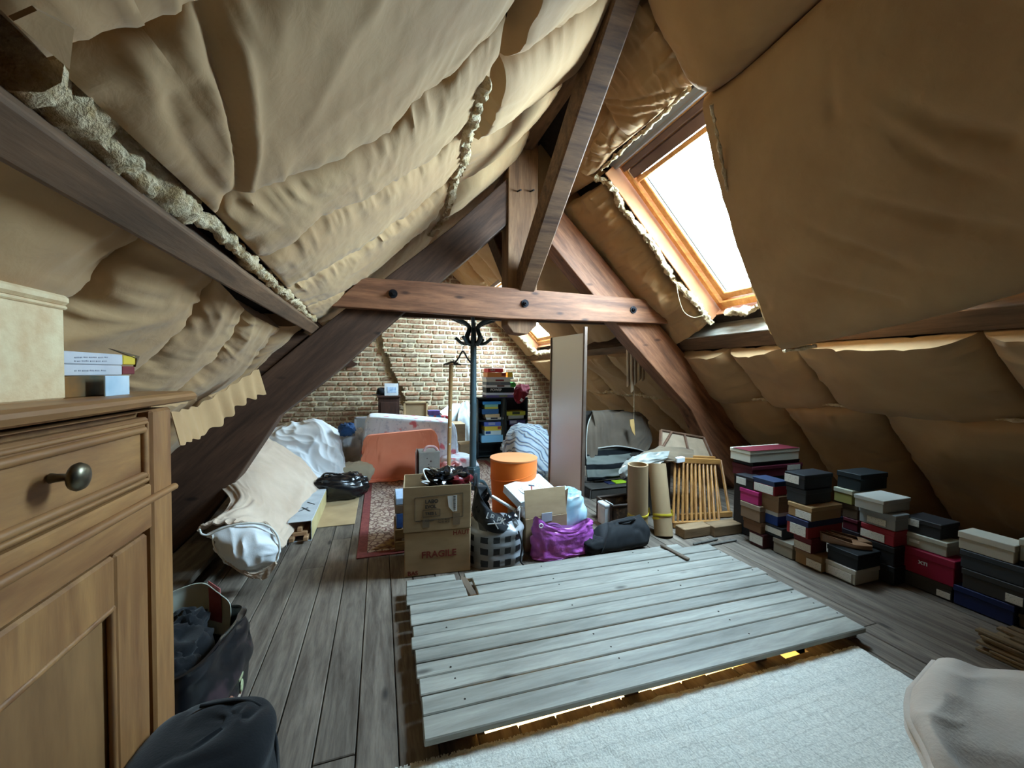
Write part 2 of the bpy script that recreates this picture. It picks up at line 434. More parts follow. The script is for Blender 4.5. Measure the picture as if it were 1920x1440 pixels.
for n, (xa, xb2, ya, yb2) in enumerate(WIN):
    w = thing('window_%d' % (n + 1), rp((xa + xb2) / 2, (ya + yb2) / 2), None, None, kind='structure')
    t = .03
    mk('window_reveal', join(rb_(xa, xb2, yb2 - .014, yb2, -.13, .1), rb_(xa, xb2, ya, ya + .014, -.06, .1), rb_(xa, xa + .01, ya, yb2, -.03, .1), rb_(xb2 - .01, xb2, ya, yb2, -.06, .1)), m_reveal, w)
    for a in ((xa + .01, xb2 - .01, yb2 - .085, yb2 - .03), (xa + .01, xb2 - .01, ya + .03, ya + .085), (xb2 - .075, xb2 - .02, ya + .03, yb2 - .03), (xa + .02, xa + .06, ya + .03, yb2 - .03)):
        mk('frame_bar', rb_(*a, -.005, .075, .008), m_pine, w)
    for a in ((xa + .06, xb2 - .075, yb2 - .16, yb2 - .095), (xa + .06, xb2 - .075, ya + .095, ya + .16), (xb2 - .125, xb2 - .08, ya + .095, yb2 - .095), (xa + .065, xa + .11, ya + .095, yb2 - .095)):
        mk('sash_bar', rb_(*a, .02, .08, .006), m_pine, w)
    mk('seal_strip', join(rb_(xa + .1, xb2 - .13, yb2 - .185, yb2 - .175, .035, .05, .001), rb_(xa + .1, xb2 - .13, yb2 - .2, yb2 - .194, .035, .05, .001)), M('grey_seal', '#6f7275'), w)
    mk('top_casing', rb_(xa - .03, xa + .03, ya, yb2 + .02, -.03, .03, .012), m_alu, w)
    mk('blind_box', join(rb_(xa + .035, xa + .075, ya + .05, yb2 - .05, -.012, .03, .01), rb_(xa + .08, xa + .14, ya + .08, yb2 - .09, 0, .04, .008)), m_case, w)
    mk('hand_rail', rb_(xa + .145, xa + .175, ya + .09, yb2 - .1, .0, .025, .009), m_pine, w)
    mk('pane', rb_(xa + .09, xb2 - .1, ya + .13, yb2 - .13, .052, .058, .001), m_glass, w)
    p = rp((xa + xb2) / 2, (ya + yb2) / 2, .13)
    ad = bpy.data.lights.new('daylight_portal', 'AREA'); ad.shape = 'RECTANGLE'; ad.size = (xb2 - xa) * 1.4142; ad.size_y = yb2 - ya; ad.cycles.is_portal = True
    ao = bpy.data.objects.new('daylight_portal', ad); C.objects.link(ao)
    mt = np.stack([A(.70711, 0, -.70711), A(0, 1, 0), A(.70711, 0, .70711)], 1)   # light points along local -Z, into the attic
    q = Matrix.Identity(4)
    for i in range(3):
        for j in range(3): q[i][j] = mt[i][j]
        q[i][3] = p[i]
    ao.matrix_world = q

# ---- timber frame ------------------------------------------------
m_beam = wood('red_brown_pine_timber', '#5c3825', '#a06c4c', 0, 1.6, 9, .6, .05, .3, knots='#3f2417')
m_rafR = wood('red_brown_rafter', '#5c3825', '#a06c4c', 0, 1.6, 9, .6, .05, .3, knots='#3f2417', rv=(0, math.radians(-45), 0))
m_rafL = wood('dark_brown_rafter', '#36241a', '#5c4131', 0, 1.6, 9, .65, .05, .3, knots='#20140f', rv=(0, math.radians(45), 0))  # darker brown than the right rafter
m_beamd = wood('dark_brown_timber', '#3a2519', '#5e4230', 0, 1.6, 9, .75, .05, .3, knots='#20140f')  # darker brown than the front collar beam
m_beamy = wood('purlin_timber', '#4f3a29', '#805f45', 1, 1.6, 9, .75, .05, .3, knots='#33241a')
m_kp = wood('king_post_timber', '#5a3d29', '#8f6a4b', 2, 1.6, 9, .75, .05, .3)
m_iron = M('black_iron', '#17171a', '#232226', 9, rough=.5, metal=.7)
truss = thing('roof_truss', (RX, YT, 0), 'dark red-brown timber roof truss with bolted collar beam and king post', 'roof truss', kind='structure')
def poly(pts, Y): return [pY(a, b, Y) for a, b in pts]
L = poly([(955, 331), (850, 424), (644, 581), (578, 632), (475, 717), (325, 830)], YT)
L += [A(-1.95, YT, .30), A(-1.95, YT, 0), A(-1.45, YT, 0)] + poly([(375, 990), (427, 924), (524, 780), (636, 693), (760, 583), (825, 529), (955, 417)], YT)
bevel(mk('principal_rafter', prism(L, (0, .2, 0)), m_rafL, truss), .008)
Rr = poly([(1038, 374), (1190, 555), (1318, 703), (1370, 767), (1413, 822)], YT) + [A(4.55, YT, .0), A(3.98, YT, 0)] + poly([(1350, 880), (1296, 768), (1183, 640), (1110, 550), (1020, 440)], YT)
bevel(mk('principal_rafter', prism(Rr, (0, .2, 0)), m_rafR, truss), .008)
cb = bevel(mk('collar_beam', prism(poly([(620, 574), (680, 520), (952, 539), (1222, 562), (1246, 584), (1262, 607), (950, 597), (760, 583)], YT - .085), (0, .083, 0)), m_beam, truss), .006)
mk('collar_beam', prism([p + A(0, .285, .0) for p in poly([(640, 580), (690, 524), (1215, 562), (1250, 605)], YT - .085)], (0, .08, 0)), m_beamd, truss)
for px, py in ((737, 551), (984, 569), (1187, 581)):
    p = pY(px, py, YT - .085); Rb = rot(0, math.pi / 2)
    b = mk('bolt', join(lathe(p + A(0, -.004, 0), [(.036, 0), (.036, .006)], 16, R=rot(0, math.pi / 2)), lathe(p + A(0, -.0, 0), [(.02, 0), (.02, .028)], 6, R=Rb), lathe(p, [(.010, 0), (.010, .05)], 8, R=Rb)), m_iron, truss)
kx0, kx1 = pY(952, 400, YT)[0], pY(1007, 400, YT)[0]
kp = bevel(mk('king_post', prism([A(kx0, YT - .02, 1.80), A(kx0, YT - .02, 3.52), A(kx1, YT - .02, 3.52), A(kx1, YT - .02, 1.80), A((kx0 + kx1) / 2 + .05, YT - .02, 1.715), A(kx0 + .06, YT - .02, 1.725)], (0, .2, 0)), m_kp, truss), .006)
xm = (kx0 + kx1) / 2
p0, p1 = A(xm + .0, YT - .0, 2.14), A(RX, 1.75, 3.62)
mk('ridge_brace', bar(p0 + A(.02, 0, .02), p1, .155, .2, (0, 1, 1), .012), wood('brace_timber', '#3f281b', '#7a5a3e', 0, 1.6, 9, .75, .05, .4), truss)
mk('ridge_brace', bar(A(xm, YT + .18, 2.2), A(RX, 5.2, 3.6), .14, .17, (0, -1, 1), .01), m_beamd, truss)
for px in (970, 994): mk('peg', tube([pY(px, 358, YT - .02) + A(0, .02, 0), pY(px, 358, YT - .02) + A(.01, -.07, -.02)], .008, 6), m_iron, truss)
mk('cleat', prism(poly([(579, 628), (540, 612), (492, 652), (485, 670), (476, 716)], YT + .02), (0, .14, 0)), m_beamd, truss)
mk('cleat', prism(poly([(1256, 640), (1308, 655), (1318, 702)], YT + .02) + [pY(1262, 638, YT + .02) + A(.3, 0, .02)], (0, .14, 0)), m_beamd, truss)
rg = mk('ridge_beam', bb(A(RX - .08, -2, 3.42), A(RX + .08, YB, 3.68), .01), m_beamy, loc=(RX, 3, 3.5)); tag(rg, 'dark ridge beam along the top of the attic roof', 'beam', kind='structure')
# purlins, square to the slope
def purlin(x0, side, ya, yb2, w, h, name, label):
    n = A(.70711, 0, -.70711) if side < 0 else A(-.70711, 0, -.70711)      # into the room
    d = A(-.70711, 0, -.70711) if side < 0 else A(.70711, 0, -.70711)      # down the slope
    q = x0; P = [q, q + d * w, q + d * w - n * h, q - n * h]
    o = mk(name, prism([p + A(0, ya, 0) for p in P], (0, yb2 - ya, 0)), m_beamy, loc=(x0[0], 3, x0[2])); bevel(o, .008)
    return tag(o, label, 'beam', kind='structure')
ql = lS(300, 395, 2.17); ql2 = lS(300, 470, 2.17); wL = math.hypot(ql[0] - ql2[0], ql[2] - ql2[2])
purlin(A(ql[0], 0, ql[2]), -1, -2, YT + .18, wL, .2, 'purlin', 'long brown purlin beam along the left roof slope above the cupboard')
qr = rS(1350, 630, 4.79)
purlin(A(qr[0], 0, qr[2]), 1, -2, YB, .16, .2, 'purlin', 'long purlin beam along the right roof slope under the skylights')
purlin(A(ql[0], 0, ql[2]), -1, YT + .2, YB, wL, .2, 'purlin', 'purlin beam on the left slope beyond the truss')
mk('window_ledge_board', prism([A(qr[0], 1.5, qr[2] + .004), A(qr[0] + .19, 1.5, qr[2] + .194), A(qr[0] + .19, 3.45, qr[2] + .194), A(qr[0], 3.45, qr[2] + .004)], (-.008, 0, .008)), M('lit_ledge_board', '#8d8578', '#a9a294', 5, (6, 1, 6), .8), ceil)  # pale colour stands for window light on the purlin's top face
# ================================================================== quilted insulation between the timbers
def fabric():
    t = Nt('tan_insulation_fabric'); v = t.coord()
    c = t.ramp(t.noise(v, 2.2, 5), [(.3, '#a37e57'), (.7, '#b39066')])
    h = t.noise(t.coord((1, 1, 1)), 18, 4, .55, .6); t.bump(h, .18, .012)
    t.b.inputs['Sheen Weight'].default_value = .1
    return t.out(c, .85, 0, .25)
m_fab = fabric()
m_wool = M('cream_rock_wool', '#bf9f70', '#ecd6b2', 30, rough=1, bs=90, bst=1, bd=.02)
NL, NR = A(.70711, 0, -.70711), A(-.70711, 0, -.70711)
def P_(pts, f):
    return np.array([f(*p) if isinstance(p, tuple) else p for p in pts])
def segd(G, P):
    """distance from grid points to a polyline"""
    d = np.full(G.shape[:2], 9.)
    for a, b in zip(P[:-1], P[1:]):
        ab = b - a; t = np.clip(((G - a) @ ab) / (ab @ ab + 1e-9), 0, 1); d = np.minimum(d, np.linalg.norm(G - a - t[..., None] * ab, axis=2))
    return d
qn = [0]
def quilt(a, b, N, depth=.14, res=.014, wr=.014, fr=11, creases=(), e0=1., e1=1., p=2.6, skirt=.12, sag=None, low=.3, seed=None, diag=0., wl=.16):
    """one stuffed blanket between two seams, bulging into the room along N"""
    qn[0] += 1; sd = seed if seed is not None else qn[0] * 7
    L = max(np.linalg.norm(np.diff(a, axis=0), axis=1).sum(), np.linalg.norm(np.diff(b, axis=0), axis=1).sum())
    wid = np.linalg.norm(a - b[:len(a)] if len(a) == len(b) else a[:1] - b[:1], axis=1).max()
    nt_, ns = max(14, int(L / res)), max(12, int(wid / res)); nt_, ns = min(nt_, 150), min(ns, 110)
    a2, b2 = pln(cr(a, 60), nt_), pln(cr(b, 60), nt_); s = np.linspace(0, 1, ns)
    G = a2[:, None] + (b2 - a2)[:, None] * s[None, :, None]
    t = np.linspace(0, 1, nt_)[:, None]; s_ = s[None]; w = np.linalg.norm(b2 - a2, axis=1)[:, None]; u = t * L
    prof = (1 - np.abs(2 * s_ - 1) ** p) ** .55
    end = (e0 + (1 - e0) * np.minimum(1, t / .16) ** .5) * (e1 + (1 - e1) * np.minimum(1, (1 - t) / .16) ** .5)
    d = depth * prof * end * (1 + low * vn(u * 2.2, s_ * w * 2.2, 0, sd))
    e = np.minimum(s_, 1 - s_) * w; side = np.where(s_ < .5, 0, 31.7)
    k = np.exp(-e / wl)
    d = d + wr * (ridge(u * fr + .5 * vn(u * 3, e * 4, 0, sd + 3), e * 2.2, side, sd + 1) * .9 + .5 * ridge(u * fr * 2.1, e * 5, side, sd + 2)) * k * np.minimum(1, e / .03)
    et = np.minimum(u, L - u); kt = np.exp(-et / .13)
    d = d + wr * .8 * ridge(s_ * w * fr + 0 * u, et * 2.2, 3., sd + 4) * kt
    d = d + wr * .45 * (ridge(u * 3.1 + s_ * w * (2.2 + diag), s_ * w * 3.4 - u * (.8 - diag), 1., sd + 5)) + .0012 * fbm(u * 16, s_ * w * 16, 2., sd + 6)
    if sag is not None: d = d + sag(t, s_)
    for P, cw, cd_ in creases:
        q = segd(G, P); d = d - cd_ * np.exp(-(q / cw) ** 2)
    G = G + d[..., None] * N
    if skirt:
        o = -skirt * N
        G = np.concatenate([G[:, :1] + o, G, G[:, -1:] + o], 1); G = np.concatenate([G[:1] + o, G, G[-1:] + o], 0)
    fn = normals(G); flip = (fn[3:-3, 3:-3].mean((0, 1)) @ N) < 0
    return mk('insulation_quilt', grid(G, flip=flip), m_fab, ceil, True)
def wool(P, r=.03, seed=0, n=14):
    L = np.linalg.norm(np.diff(P, axis=0), axis=1).sum(); k = max(8, int(L / .016)); P = pln(P, k)
    V, Fc = tube(P, r, n); j = np.arange(len(V)); cc = np.repeat(P, n, 0)
    fac = 1 + (.75 if r < .04 else .4) * vn(V[:, 0] * 31, V[:, 1] * 31, V[:, 2] * 31, seed) + (.5 if r < .04 else .25) * vn(V[:, 0] * 77, V[:, 1] * 77, V[:, 2] * 77, seed + 1)
    V = cc + (V - cc) * fac[:, None]
    o = mk('insulation_wool', (V, Fc), m_wool, ceil, True); return o

# ---- left slope, purlin to the ragged overlap ----------------------
dU = 2.30
lu = lambda x, y: lS(x, y, dU)
lw = lambda x, y: A(x, y, x + dU)                  # world point on the left seam plane
Ra = lambda y: lw(.56, y)
S = [
    [lw(-.46, .10), lw(-.1, .05), lw(.3, .0), lw(.62, .0)],
    [(70, 92), (130, 62), (250, 38), (325, 0), lw(.15, .86), lw(.60, .95)],
    [(392, 388), (425, 355), (550, 320), (640, 280), (725, 232), (775, 175), (825, 142), (860, 102), (905, 60), (945, 10)],
    [(480, 476), (540, 437), (600, 396), (675, 360), (750, 320), (812, 280), (870, 213)],
    [(532, 533), (600, 500), (665, 465), (717, 425), (782, 378), (852, 308)],
    [(566, 570), (645, 536), (700, 500), (752, 458), (805, 412), (842, 348)],
    [(598, 606), (680, 562), (745, 510), (800, 455), (836, 404)],
    [lw(-.45, 4.5), lw(-.1, 4.6), lw(.3, 4.6), lw(.6, 4.7)]]
S = [P_(q, lu) for q in S]
cre = [(P_([(430, 352), (424, 300), (415, 230), (400, 165), (384, 90), (372, 10)], lu), .022, .035),
       (P_([(430, 352), (404, 260), (388, 190), (362, 120)], lu), .016, -.012), (P_([(434, 352), (446, 250), (432, 150), (416, 60)], lu), .018, -.014), (P_([(415, 360), (360, 300), (310, 230), (280, 150)], lu), .016, .008)]
dep = [.075, .05, .06, .06, .055, .05, .1]
for i in range(7):
    quilt(S[i], S[i + 1], NL, dep[i], res=.012 if i < 4 else .016, wr=.013 if i < 5 else .01, creases=cre if i == 1 else (), fr=8 if i == 1 else 12, e0=.55, e1=.8, diag=.8 if i == 1 else 0, p=5 if i < 2 else 3.5, low=.15)
# loose corner of the front blanket
fl_ = P_([(15, 30), (122, 122), (130, 46), (60, 10)], lambda x, y: lS(x, y, 2.10))
mk('quilt_flap', slab(patch([[fl_[0], fl_[1]], [fl_[3], fl_[2]]], 10, 10), .006), m_fab, ceil, True)
wool(P_([(10, 95), (60, 150), (130, 205), (200, 280), (260, 335), (330, 385)], lambda x, y: lS(x, y, 2.33)), .055, 3)
wool(P_([(330, 372), (400, 425), (470, 492), (530, 548), (590, 600)], lambda x, y: lS(x, y, 2.27)), .022, 5)
wool(P_([(905, 150), (878, 240), (868, 300), (846, 350), (838, 400), (806, 440)], lambda x, y: lS(x, y, 2.22)), .03, 9)
# row along the ridge
yy = [-.6, .5, 1.15, 1.75, 2.4, 3.05, 3.75, 5.2, 6.8, 8.25]
row_ = lambda y, k: np.array([lw(.50, y), lw(.75, y + .08 * k), lw(1.0, y + .12 * k), lw(1.2, y + .1 * k)])
for i in range(9): quilt(row_(yy[i], 1), row_(yy[i + 1], 1), NL, .12, .018, .012, e0=.8, e1=.5)
# beyond the truss
for y0, y1 in ((4.6, 5.8), (5.8, 7.0), (7.0, 8.25)):
    quilt(np.array([lw(-.45, y0), lw(.1, y0), lw(.55, y0)]), np.array([lw(-.45, y1), lw(.1, y1), lw(.55, y1)]), NL, .1, .03)
# ---- left slope, under the purlin ----------------------------------
dW = 2.34
ll = lambda x, y: lS(x, y, dW)
lv = lambda x, y: A(x, y, x + dW)
Q = [
    [lv(-.5, .2), lv(-.8, .15), lv(-1.16, .1)],
    [(262, 432), (183, 481), (144, 525), (113, 549), lv(-.9, 1.25), lv(-1.16, 1.35)],
    [(386, 505), (345, 580), (303, 622), (259, 667), (215, 705), lv(-1.15, 2.15)],
    [(448, 572), (410, 635), (388, 666), (337, 708), (290, 742)],
    [(520, 610), (462, 677), (440, 702), (365, 758)],
    [lv(-.5, 3.5), lv(-.85, 3.55), lv(-1.12, 3.6)]]
Q = [P_(q, ll) for q in Q]
for i in range(5): quilt(Q[i], Q[i + 1], NL, [.075, .08, .07, .06, .05][i], .014, .014, e0=.8, e1=.7)
ys_ = [-.5, 1.0, 2.2, 3.0, 3.75, 5.2, 6.7, 8.25]
for i in range(7):
    quilt(np.array([lv(-1.12, ys_[i]), lv(-1.5, ys_[i]), lv(-2.25, ys_[i])]), np.array([lv(-1.12, ys_[i + 1]), lv(-1.5, ys_[i + 1]), lv(-2.25, ys_[i + 1])]), NL, .1, .02, .02, e0=.9)
for y0, y1 in ((3.6, 5.2), (5.2, 6.8), (6.8, 8.25)):
    quilt(np.array([lv(-.56, y0), lv(-.8, y0), lv(-1.16, y0)]), np.array([lv(-.56, y1), lv(-.8, y1), lv(-1.16, y1)]), NL, .1, .03)
# hem with ruffles
hp = P_([(318, 772), (365, 760), (405, 738), (440, 716), (482, 690)], lambda x, y: lS(x, y, 2.15))
for kx in range(2):
    h0 = pln(hp, 200); ua = np.linspace(0, 1, 200)
    G = np.stack([h0 + NL[None] * (.008 + .006 * np.sin(ua * 44 + 3 * vn(ua * 5, 0, 0, 41)))[:, None] + A(0, 0, -1)[None] * (q * (.115 + .02 * vn(ua * 4, 0, 0, 3))[:, None]) + NL[None] * (q * .05 + .011 * q * np.sin(ua * 44 + 4 * vn(ua * 4, 0, 0, 42))[:, None]) for q in np.linspace(0, 1, 8)], 1)
    if kx == 0: mk('quilt_hem', slab(G, .004), m_fab, ceil, True)

# ---- right slope, ridge to purlin ----------------------------------
sU = 4.90
rw = lambda x, y, s=sU: A(x, y, s - x)
def rq(y0, y1, x0, x1, depth=.12, s=sU, **k):
    n = 4; xs = np.linspace(x0, x1, n)
    return quilt(np.array([rw(x, y0, s) for x in xs]), np.array([rw(x, y1, s) for x in xs]), NR, depth, **k)
for y0, y1 in ((3.62, 4.45), (4.45, 5.35), (5.35, 6.3)): rq(y0, y1, 1.4, 3.0, .19, res=.022, wr=.02, fr=7, e1=.9)
rq(6.3, 7.05, 1.4, 1.93, .1, res=.02, wr=.02, e1=.9); rq(7.05, 7.75, 1.4, 1.93, .12, res=.02, wr=.02, e1=.9)
rq(7.68, 8.28, 1.4, 3.12, .10, s=4.92, res=.025)
wool(np.array([rw(1.95, 7.68, 4.88), rw(2.4, 7.66, 4.86), rw(2.9, 7.68, 4.86), rw(3.1, 7.66, 4.86)]), .05, 21)
wool(np.array([rw(3.08, 6.4, 4.86), rw(3.1, 7.0, 4.86), rw(3.1, 7.6, 4.86)]), .045, 22)
rs = lambda x, y: rS(x, y, sU)
# bolster between truss and near skylight
quilt(P_([(1046, 392), (1118, 490), (1188, 566), (1262, 642)], rs), P_([(1138, 340), (1170, 395), (1222, 465), (1262, 532), (1298, 560), (1328, 604)], rs), NR, .13, .011, .030, e0=.6, e1=.9, fr=9, wl=.3, diag=1.2)
wool(P_([(1118, 330), (1150, 352), (1166, 392), (1200, 428), (1226, 462), (1262, 525), (1296, 556), (1318, 585), (1334, 606)], lambda x, y: rS(x, y, 4.84)), .026, 31)
wool(P_([(1366, 588), (1385, 582), (1404, 584), (1424, 574)], lambda x, y: rS(x, y, 4.93)), .03, 33)
# short quilts beside the king post
quilt(P_([(1035, 330), (1040, 300), (1062, 262)], rs), P_([(1040, 385), (1080, 360), (1125, 332)], rs), NR, .06, .014, .014)
# above the near skylight
quilt(P_([(1118, 322), (1144, 290), (1183, 258), (1233, 216), (1300, 158)], rs), P_([(1062, 290), (1085, 215), (1118, 120), (1146, 66), (1205, -10)], rs), NR, .085, .010, .032, e0=.6, e1=.5, fr=12, wl=.25,
      creases=[(P_([(1125, 172), (1140, 190), (1158, 208), (1178, 245)], rs), .03, .06), (P_([(1125, 172), (1200, 176), (1290, 160)], rs), .014, .024), (P_([(1130, 180), (1200, 192), (1270, 185)], rs), .014, .022), (P_([(1130, 190), (1200, 208), (1250, 205)], rs), .013, .02), (P_([(1150, 215), (1120, 260), (1110, 300)], rs), .013, .02), (P_([(1165, 230), (1150, 270), (1140, 292)], rs), .012, .02)])
wool(P_([(1128, 318), (1155, 292), (1186, 262), (1208, 246), (1254, 203), (1292, 166)], lambda x, y: rS(x, y, 4.86)), .014, 35)
quilt(P_([(1142, 60), (1176, 22), (1200, -20)], rs), P_([(1110, 40), (1130, 0), (1150, -40)], rs), NR, .06, .016, .014)
# between ridge and the big sagging blanket
quilt(P_([(1312, 150), (1278, 104), (1241, 54), (1220, 0), (1205, -70)], rs), P_([(1345, 168), (1410, 120), (1460, 75), (1528, 12), (1620, -70)], rs), NR, .14, .012, .012, e0=.3, fr=7, low=.15)
quilt(P_([(1620, -70), (1528, 12)], rs)[:1].repeat(2, 0) + np.array([[0, 0, 0], [-.45, -.1, .45]]), np.array([rw(2.2, -.5), rw(1.35, -.5)]), NR, .12, .03, .012)
# the big blanket that has come loose and hangs down in front
s1, s2 = 4.50, 4.80
ba = P_([(1470, 656), (1600, 627), (1750, 594), (1920, 548), (2200, 470)], lambda x, y: rS(x, y, s1)); ba = np.vstack([ba, A(2.85, .1, s1 - 2.85 + .1)])
bb_ = P_([(1322, 182), (1352, 166), (1410, 120), (1460, 75), (1528, 12), (1640, -90)], lambda x, y: rS(x, y, s2)); bb_ = np.vstack([bb_, A(1.75, .1, s2 - 1.75)])
fan = [(P_([(1345, 260), (1420, 340), (1560, 420), (1750, 480), (1920, 500)], lambda x, y: rS(x, y, 4.6)), .03, .022), (P_([(1350, 240), (1450, 290), (1620, 350), (1800, 390), (1920, 400)], lambda x, y: rS(x, y, 4.6)), .035, .024),
       (P_([(1560, 90), (1650, 150), (1780, 210), (1920, 230)], lambda x, y: rS(x, y, 4.65)), .035, .03), (P_([(1555, 110), (1640, 200), (1780, 280), (1920, 310)], lambda x, y: rS(x, y, 4.65)), .03, .022),
       (P_([(1345, 280), (1400, 400), (1520, 500), (1700, 545)], lambda x, y: rS(x, y, 4.55)), .03, .02), (P_([(1350, 300), (1390, 440), (1450, 560)], lambda x, y: rS(x, y, 4.55)), .025, .014),
       (P_([(1540, 0), (1562, 60), (1565, 120), (1580, 200)], lambda x, y: rS(x, y, 4.7)), .03, .02)]
quilt(ba[::-1], bb_[::-1], NR, .11, .0125, .007, creases=fan, e0=1, e1=1, p=3.5, skirt=.07, fr=5, low=.2)
wool(P_([(1334, 196), (1346, 262), (1358, 330), (1384, 440), (1408, 528), (1432, 592), (1450, 630), (1472, 658)], lambda x, y: rS(x, y, 4.56)), .008, 37, 6)
wool(P_([(1470, 658), (1500, 654), (1530, 648)], lambda x, y: rS(x, y, 4.52)), .014, 38, 6)
# behind the camera
rq(-1.95, -.9, 1.4, 3.1, res=.03); rq(-.9, .12, 1.4, 3.0, .1, res=.03)
# ---- right slope, under the purlin ---------------------------------
sD = 4.84
def rl(y0, y1, z0, z1, depth=.12, k0=0., k1=0., **k):
    zs = np.linspace(z0, z1, 5)
    f = lambda y, kk: np.array([A(sD - z, y + kk * (z0 - z), z) for z in zs])
    return quilt(f(y0, k0), f(y1, k1), NR, depth, **k)
sp = [-1.9, -.6, .45, 1.28, 2.35, 2.95, 3.62]
for i in range(6): rl(sp[i], sp[i + 1], 1.62, 1.12, .13, -.15 * (i < 5), -.15 * (i < 4), res=.016, wr=.016, e1=.7, fr=8)
sp = [-1.9, -.3, .9, 2.0, 2.8, 3.6]
for i in range(5): rl(sp[i], sp[i + 1], 1.14, .02, .16, res=.02, wr=.02, e0=.7, fr=8)
sp = [3.62, 4.3, 5.1, 5.9, 6.8, 8.25]
for i in range(5): rl(sp[i], sp[i + 1], 1.66, 1.06, .12, -.3, -.3, res=.016, wr=.02, e0=.8, e1=.7, fr=8)
sp = [3.62, 4.15, 4.85, 5.6, 6.5, 8.25]
for i in range(5): rl(sp[i], sp[i + 1], 1.08, .02, .14, -.35, -.35, res=.02, wr=.02, e0=.7, fr=7)
wool(np.array([A(sD - 1.07 - .09, y, 1.07 - .03 + .012 * math.sin(y * 9)) for y in np.arange(3.75, 7.5, .15)]), .022, 51)
wool(np.array([A(sD - 1.13 - .08, y, 1.13 - .03 + .01 * math.sin(y * 9)) for y in np.arange(-.5, 3.55, .15)]), .012, 52)
th_ = mk('hanging_string', tube(cr(P_([(1268, 530), (1272, 556), (1282, 584), (1300, 595), (1318, 592)], lambda x, y: rS(x, y, 4.68)), 40), .004, 6), m_wool, loc=rS(1285, 585, 4.68)); tag(th_, 'thin pale cord hanging in a loop from the quilt left of the near skylight', 'cord')
# ================================================================== floor coverings and the loose platform
m_deck = wood('grey_worn_deck_pine', '#77746c', '#a9a69c', 0, 1.5, 9, .6, .13, .25, knots='#4c4843', spec=.45)
m_deckb = wood('old_batten', '#4c4036', '#6e5d4d', 1, 2, 8, .8, .1)
dz0, dth = .055, .028                          # the platform lies on battens over the hatch
c00, c10, c01, c11 = fl(790, 1393, .08), fl(1560, 1192, .08), fl(757, 1105, .08), fl(1300, 1028, .08)
deck = thing('wooden_platform', (1.2, 2.0, 0), 'grey weathered plank platform lying loose on the attic floor', 'platform')
# joints between planks, measured on both ends
jl = [(790, 1393), (787, 1345), (784, 1307), (780, 1274), (777, 1246), (774, 1220), (771, 1196), (768, 1175), (765, 1155), (762, 1136), (760, 1118), (757, 1102), (757, 1090)]
y0_ = [fl(*q, .08)[1] for q in jl]
_a, _b = fl(1585, 1150, .08), fl(1332, 1022, .08)
rx_ = [_a[0] + (_b[0] - _a[0]) * (y - _a[1]) / (_b[1] - _a[1]) for y in y0_[:12]]
tilt = math.radians(-.4)
rd = random.Random(5)
ca, sa = math.cos(-.030), math.sin(-.030)
def dk(x, y): dx = x - .14; return (.14 + dx * ca, y + dx * sa)
for i in range(12):
    ya, yb2 = y0_[i], y0_[i + 1]; xl = .142 + rd.uniform(-.008, .008); xr = rx_[i] + rd.uniform(-.02, .02)
    if i == 0: xr = fl(1618, 1178, .07)[0]
    spans = [(xl, xr)]
    if i in (9, 10): spans = [(xl, .475), (.535, xr)]         # slot with a short batten let in
    if i == 11: spans = [(xl, .44), (.50, xr - .2)]
    for a, b in spans:
        cx, cy = dk((a + b) / 2, (ya + yb2) / 2)
        z = dz0 + dth / 2 + rd.uniform(-.0025, .0025)
        mk('plank', bx((cx, cy, z), (b - a, (yb2 - ya) - .006, dth), rot(-.030 + rd.uniform(-.0015, .0015), rd.uniform(-.01, .01)), .004), m_deck, deck)
for xx in (.30, 1.0, 1.7, 2.3):
    p, q = dk(xx, y0_[0] + .05), dk(xx, y0_[12] - .04); mk('batten', bar((*p, dz0 / 2 - .001), (*q, dz0 / 2 - .001), .07, dz0 - .006, ch=.004), m_deckb, deck)
p, q = dk(.505, y0_[9] + .01), dk(.485, y0_[12] - .05); mk('short_batten', bar((*p, dz0 + dth * .6), (*q, dz0 + dth * .6), .042, .02), m_deckb, deck)
p, q = fl(1198, 985, .09), fl(1290, 1049, .09)
mk('short_batten', bar(fl(1240, 1022, .092), fl(1291, 1049, .092), .03, .014), m_deckb, deck)
m_nail = M('rusty_nail', '#2a2320', '#3a2d26', 9, rough=.7, metal=.4)
for i in range(12):
    for xx in (.30, 1.0, 1.7, 2.3):
        cx, cy = dk(xx + rd.uniform(-.02, .02), (y0_[i] + y0_[i + 1]) / 2 + rd.uniform(-.02, .02))
        if i < 8 or xx > .6: mk('nail', lathe((cx, cy, dz0 + dth - .001), [(.0045, 0), (.004, .002)], 8), m_nail, deck)
# front edge board that sticks out to the right
a, b = fl(1505, 1195, .06), fl(1622, 1180, .06)

# ---- white rug in the foreground
tcar = Nt('pale_relief_rug'); vv = tcar.coord(); n1 = tcar.noise(vv, 7, 3); n2 = tcar.noise(vv, 140, 3); n3 = tcar.noise(tcar.coord((14, 3, 3)), 6, 4, .7)
bk = tcar.n('TexBrick'); bk.offset = .5; bk.squash = .6; bk.inputs['Scale'].default_value = 5.5; bk.inputs['Mortar Size'].default_value = .022; bk.inputs['Mortar Smooth'].default_value = .6
va = tcar.n('VectorMath', operation='ADD'); vs = tcar.n('VectorMath', operation='SCALE'); vs.inputs['Scale'].default_value = .03; nz = tcar.n('TexNoise'); nz.inputs['Scale'].default_value = 9; tcar.l(vv, nz.inputs['Vector']); tcar.l(nz.outputs['Color'], vs.inputs[0]); tcar.l(vv, va.inputs[0]); tcar.l(vs.outputs[0], va.inputs[1]); tcar.l(va.outputs[0], bk.inputs['Vector'])
